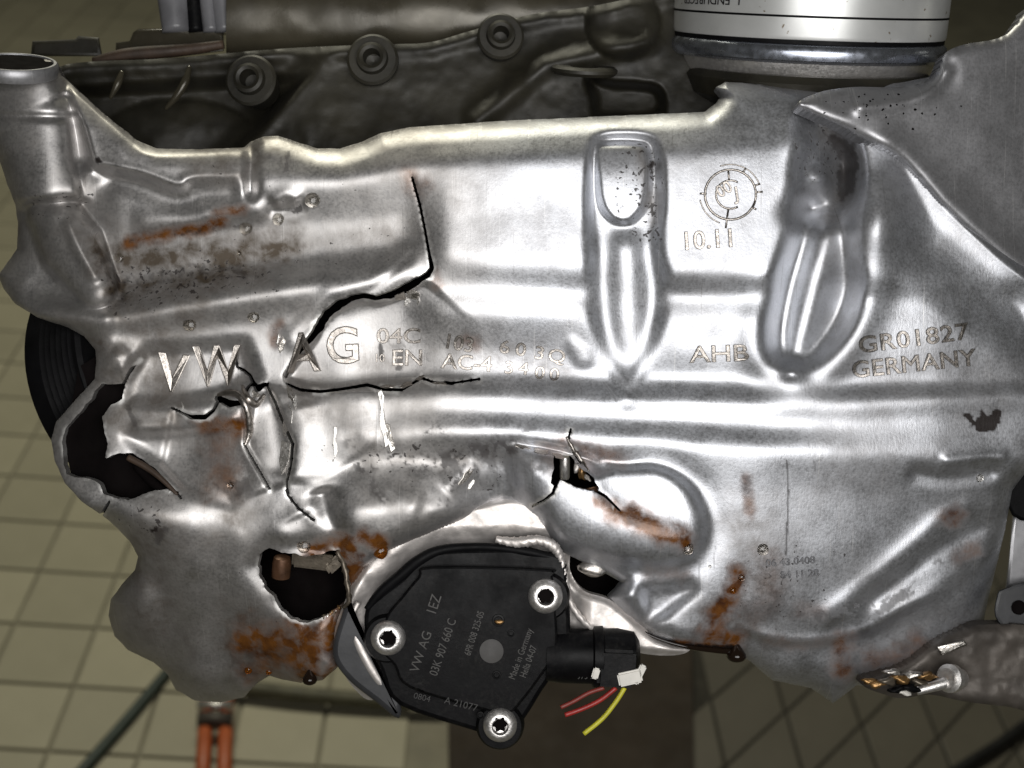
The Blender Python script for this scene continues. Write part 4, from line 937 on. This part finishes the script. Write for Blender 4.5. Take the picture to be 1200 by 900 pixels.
lathe('filter_seat', (945, 98, -165), (0.03, .95, .30), [(0.01, -30), (120, -30), (150, -12), (158, 10), (150, 18), (0.01, 20)], M_block, pan, 64)  # dark colour stands in for the shadow under the filter

of = thing('oil_filter', 'white and silver oil filter can at the top edge', 'oil filter', (945, 60, -170))
AX = Vector((0.03, .95, .30)).normalized(); FC = (945, 42, -170); RF = 174
def filt_mat():
    m, nt, b = mat('printed_white_can'); tc = N(nt, 'ShaderNodeTexCoord'); v = objco(nt)
    f = noise(nt, 90, 4, .6, v)
    base = mixc(nt, ramp(nt, f, .3, .7), (0.62, 0.63, 0.62), (0.70, 0.71, 0.70))
    nt.links.new(mixc(nt, ramp(nt, noise(nt, 330, 4, .6, v), .66, .70), base, (0.20, 0.15, 0.09)), b.inputs['Base Color'])
    b.inputs['Roughness'].default_value = 0.33; b.inputs['Metallic'].default_value = 0.55
    return m
lathe('can', FC, AX, [(150, -4), (RF - 4, 0), (RF - 1, 2), (RF, 6), (RF, 140)], filt_mat(), of, 128, sharp=30)
lathe('printed_line', FC, AX, [(RF + .3, 27), (RF + .5, 27.2), (RF + .5, 29.4), (RF + .3, 29.6)], M_rubber, of, 128)
lathe('seam_rim', FC, AX, [(150, -26), (RF - 6, -26), (RF + 1, -22), (RF + 3, -15), (RF + 2, -8), (RF - 3, -3), (RF - 6, -2)], simple('rolled_steel_rim', (0.42, 0.45, 0.52), 0.28, 0.95, 0.12, 150), of, 128, sharp=40)
lathe('seam_groove', FC, AX, [(RF - 3, -4), (RF - 1.5, -3), (RF - 1.5, 1.4), (RF - 3, 2)], M_rubber, of, 128)
lathe('base_plate', FC, AX, [(120, -60), (RF - 26, -58), (RF - 12, -30), (RF - 10, -24)], M_steel, of, 96)
fa = AX.cross(Vector((0, 0, 1))).normalized(); fb = fa.cross(AX).normalized()
if fb.z < 0: fb = -fb
FCo = Vector(UP(*FC))
def can_pt(th, h, r): return FCo + AX * h * S + (Vector((1, 0, 0)) * math.sin(th) + fb * math.cos(th)) * r * S
def place_can(tx, ty, tz): return can_pt(math.asin((845 - 945) / 160.) - tx * 15 / 160., 60 - ty * 15 - 8 + 0, RF + .4 + tz)
text('can_print', '1. ENDURECER', place_can, M_rubber, of, extrude=0.1)
text('can_print', '2. GIRAR 3/4', lambda tx, ty, tz: can_pt(math.asin((1080 - 945) / 160.) - tx * 12 / 160., 52 - ty * 12, RF + .4 + tz), simple('tan_print', (0.25, 0.19, 0.12), .6), of, extrude=0.1)

# ------------------------------------------------------------------ oil level sensor
sn = thing('oil_level_sensor', 'black oil level sensor held by three star bolts under the pan', 'sensor', (560, 850, -30))
SW = lambda x, y: 6 - (y - 750) * 0.02
slab('sensor_body', spline(sens, 4, True), -60, lambda x, y: SW(x, y) - 12, M_plastic, sn, 5)
deck = [(505, 664), (640, 667), (648, 676), (652, 720), (652, 762), (636, 790), (612, 822), (596, 836), (566, 832), (480, 806), (462, 780), (448, 762), (452, 724), (470, 700), (490, 676)]
slab('cover_plate', spline(deck, 4, True), -20, SW, M_gloss, sn, 3)
tube('gasket', [(430, 714, -10), (446, 694, -8), (470, 674, -6), (492, 656, -6), (520, 644, -7), (570, 641, -8), (620, 647, -8), (652, 655, -9)], [4, 6, 7, 7, 6, 5, 6, 4], M_rubber, sn)
for x, y, r in ((639, 698, 20.5), (455, 747, 20.5), (586, 849, 20)):
    z = SW(x, y)
    lathe('bolt_seat', (x, y, z - 14), (0, 0, 1), [(r + 9, -6), (r + 8, 6), (r + 5, 12), (0.01, 12)], M_plastic, sn, 40)
    bt = lathe('bolt', (x, y, z - 2), (0.02, -.03, 1), [(r - 2, -4), (r, 0), (r, 3), (r * .93, 7), (r * .72, 10.5), (r * .5, 12), (r * .46, 11.5), (r * .44, 2), (0.01, 1)], M_steel, sn, 40, sharp=60)
    st = []
    for k in range(24):
        t = 2 * math.pi * k / 24; rr = r * (.40 + .09 * math.cos(6 * t + .4)); st.append((x + rr * math.cos(t), y + rr * math.sin(t)))
    slab('star_shade_plug', st, z + 3, z + 10.3, M_void, bt, .6)  # flush black plug standing in for the shade of the star recess
def sens_text(s, x0, y0, cap, ang, m=M_print, sx=1.0, name='laser_marking'):
    size = cap / .69; a = math.radians(ang); ca, sa = math.cos(a), math.sin(a)
    def place(tx, ty, tz):
        u, v = tx * sx * size, ty * size; px = x0 + u * ca - v * sa; py = y0 - (u * sa + v * ca)
        return Vector(UP(px, py, SW(px, py) + .35 + tz))
    return text(name, s, place, m, sn, extrude=.12)
M_faint = simple('faint_laser_mark', (0.024, 0.023, 0.022), .6, 0, .3, 900)
sens_text('1EZ', 510, 722, 12, 72, sx=.85); sens_text('VW AG', 490, 789, 11, 71, sx=.95); sens_text('03K 907 660 C', 512, 793, 10, 71, sx=.78); sens_text('6PR 008 325-05', 551, 769, 8, 72, sx=.72)
sens_text('Made in Germany', 603, 797, 8, 70, sx=.75); sens_text('Hella 04-07', 616, 795, 8, 70, sx=.72)
sens_text('0804', 484, 818, 7, -14, M_faint); sens_text('A 21077', 520, 824, 8, -14, M_faint)
lathe('maker_logo', (576, 763, SW(576, 763) + .2), (0, 0, 1), [(14, 0), (14, .5), (13.4, .6), (0.01, .6)], simple('logo_grey', (0.040, 0.038, 0.036), .6), sn, 32)
for x, y, r in ((584, 727, 5), (599, 742, 3), (582, 791, 3.5), (563, 838, 3)): lathe('vent_hole', (x, y, SW(x, y) + .1), (0, 0, 1), [(r * 1.5, 0), (r * 1.4, 1.2), (r, 1.4), (r * .8, .2), (0.01, .1)], M_gloss, sn, 20)
blob('gold_glint', (585, 729, SW(585, 729) + 1), 4, M_gold, sn, 3, .2, (1.4, .7, .5), 2)  # gold blob standing in for the glint in the hole
cn = lathe('connector', (640, 768, -20), (1, -.02, 0), [(30, 0), (32, 20), (32, 54), (36, 56), (37, 66), (34, 68), (34, 84), (30, 104), (20, 110), (0.01, 110)], M_gloss, sn, 40)
box('connector_latch', (722, 782, 6), [(1, -.05, 0), (.05, 1, 0), (0, 0, 1)], (22, 22, 10), M_plastic, sn, 4)
box('lock_tab', (738, 794, 16), [(1, .22, 0), (-.22, 1, 0), (0, 0, 1)], (14, 8, 4), M_white, sn, 2); box('lock_tab', (749, 790, 14), [(.5, 1, 0), (-1, .5, 0), (0, 0, 1)], (12, 4, 4), M_white, sn, 1.5)
box('code_pin', (698, 789, 18), [(.3, 1, 0), (-1, .3, 0), (0, 0, 1)], (6.5, 4, 3), M_white, sn, 1.5)
sens_text('A 3H0', 676, 786, 6, 2, M_faint); sens_text('973 203', 676, 796, 6, 2, M_faint)
tube('wire', [(708, 806, 4), (690, 812, 4), (672, 822, 6), (657, 829, 8)], 2.7, M_dred, sn); tube('wire', [(722, 806, 8), (704, 820, 10), (684, 830, 12), (662, 838, 14)], 2.9, M_red, sn)
tube('wire', [(732, 806, 8), (722, 822, 10), (706, 842, 12), (684, 860, 14)], 2.9, M_yellow, sn)

# ------------------------------------------------------------------ mounting parts at the lower right corner
mt = thing('engine_mount', 'brownish grey engine mount with a bolt at the lower right corner', 'engine mount', (1150, 830, -60))
XM, YM = np.meshgrid(np.arange(1000, 1230, 3.), np.arange(700, 850, 3.))
mo = spline([(1010, 800), (1060, 780), (1092, 756), (1110, 744), (1150, 732), (1230, 744), (1240, 834), (1180, 828), (1130, 822), (1090, 814), (1060, 818), (1040, 815)], 5, True)
sm = sd_poly(XM, YM, mo, 60); WM = -50 + (fbm(XM, YM, 40, 12, 4) - .5) * 20 - 16 * (1 - np.sqrt(np.clip(1 - (1 - np.clip(-sm, 0, 16) / 16) ** 2, 0, 1))) - 12 * np.exp(-(((XM - 1100) / 26) ** 2 + ((YM - 790) / 20) ** 2))
sheet('mount_casting', XM, YM, WM, sm, M_oxide, mt, 30)
lathe('bolt', (1114, 795, -34), (-.75, .15, .6), [(12, -20), (14, -6), (17, -4), (17, 4), (12, 6), (12, 10), (0.01, 10)], M_steel, mt, 32)
tube('rod', [(1074, 810, -30), (1092, 805, -28), (1108, 800, -30)], [5, 6, 7], M_steel, mt, 12); slab('clip', [(1098, 758), (1130, 750), (1134, 756), (1104, 768)], -60, -34, M_torn, mt, 2)
hb = thing('hose_bracket', 'dark plastic bracket at the right edge beside the pan', 'bracket', (1190, 750, -90))
slab('bracket_plate', spline([(1168, 700), (1176, 690), (1220, 684), (1220, 760), (1190, 754), (1180, 742), (1166, 722)], 3, True), -110, -70, M_grey, hb, 4)
slab('bracket_arm', [(1186, 602), (1220, 598), (1220, 684), (1178, 690), (1182, 650)], -130, -96, simple('grey_metal', (0.30, 0.30, 0.31), .4, .7), hb, 5)
slab('bracket_cover', spline([(1180, 560), (1220, 546), (1220, 606), (1186, 604)], 3, True), -110, -84, M_rubber, hb, 4)
lathe('hole_shade_disc', (1194, 712, -68), (0, 0, 1), [(9, 0), (8, 1.5), (6, .5), (0.01, .2)], M_void, hb, 20)  # black disc painted in as the shade of a hole
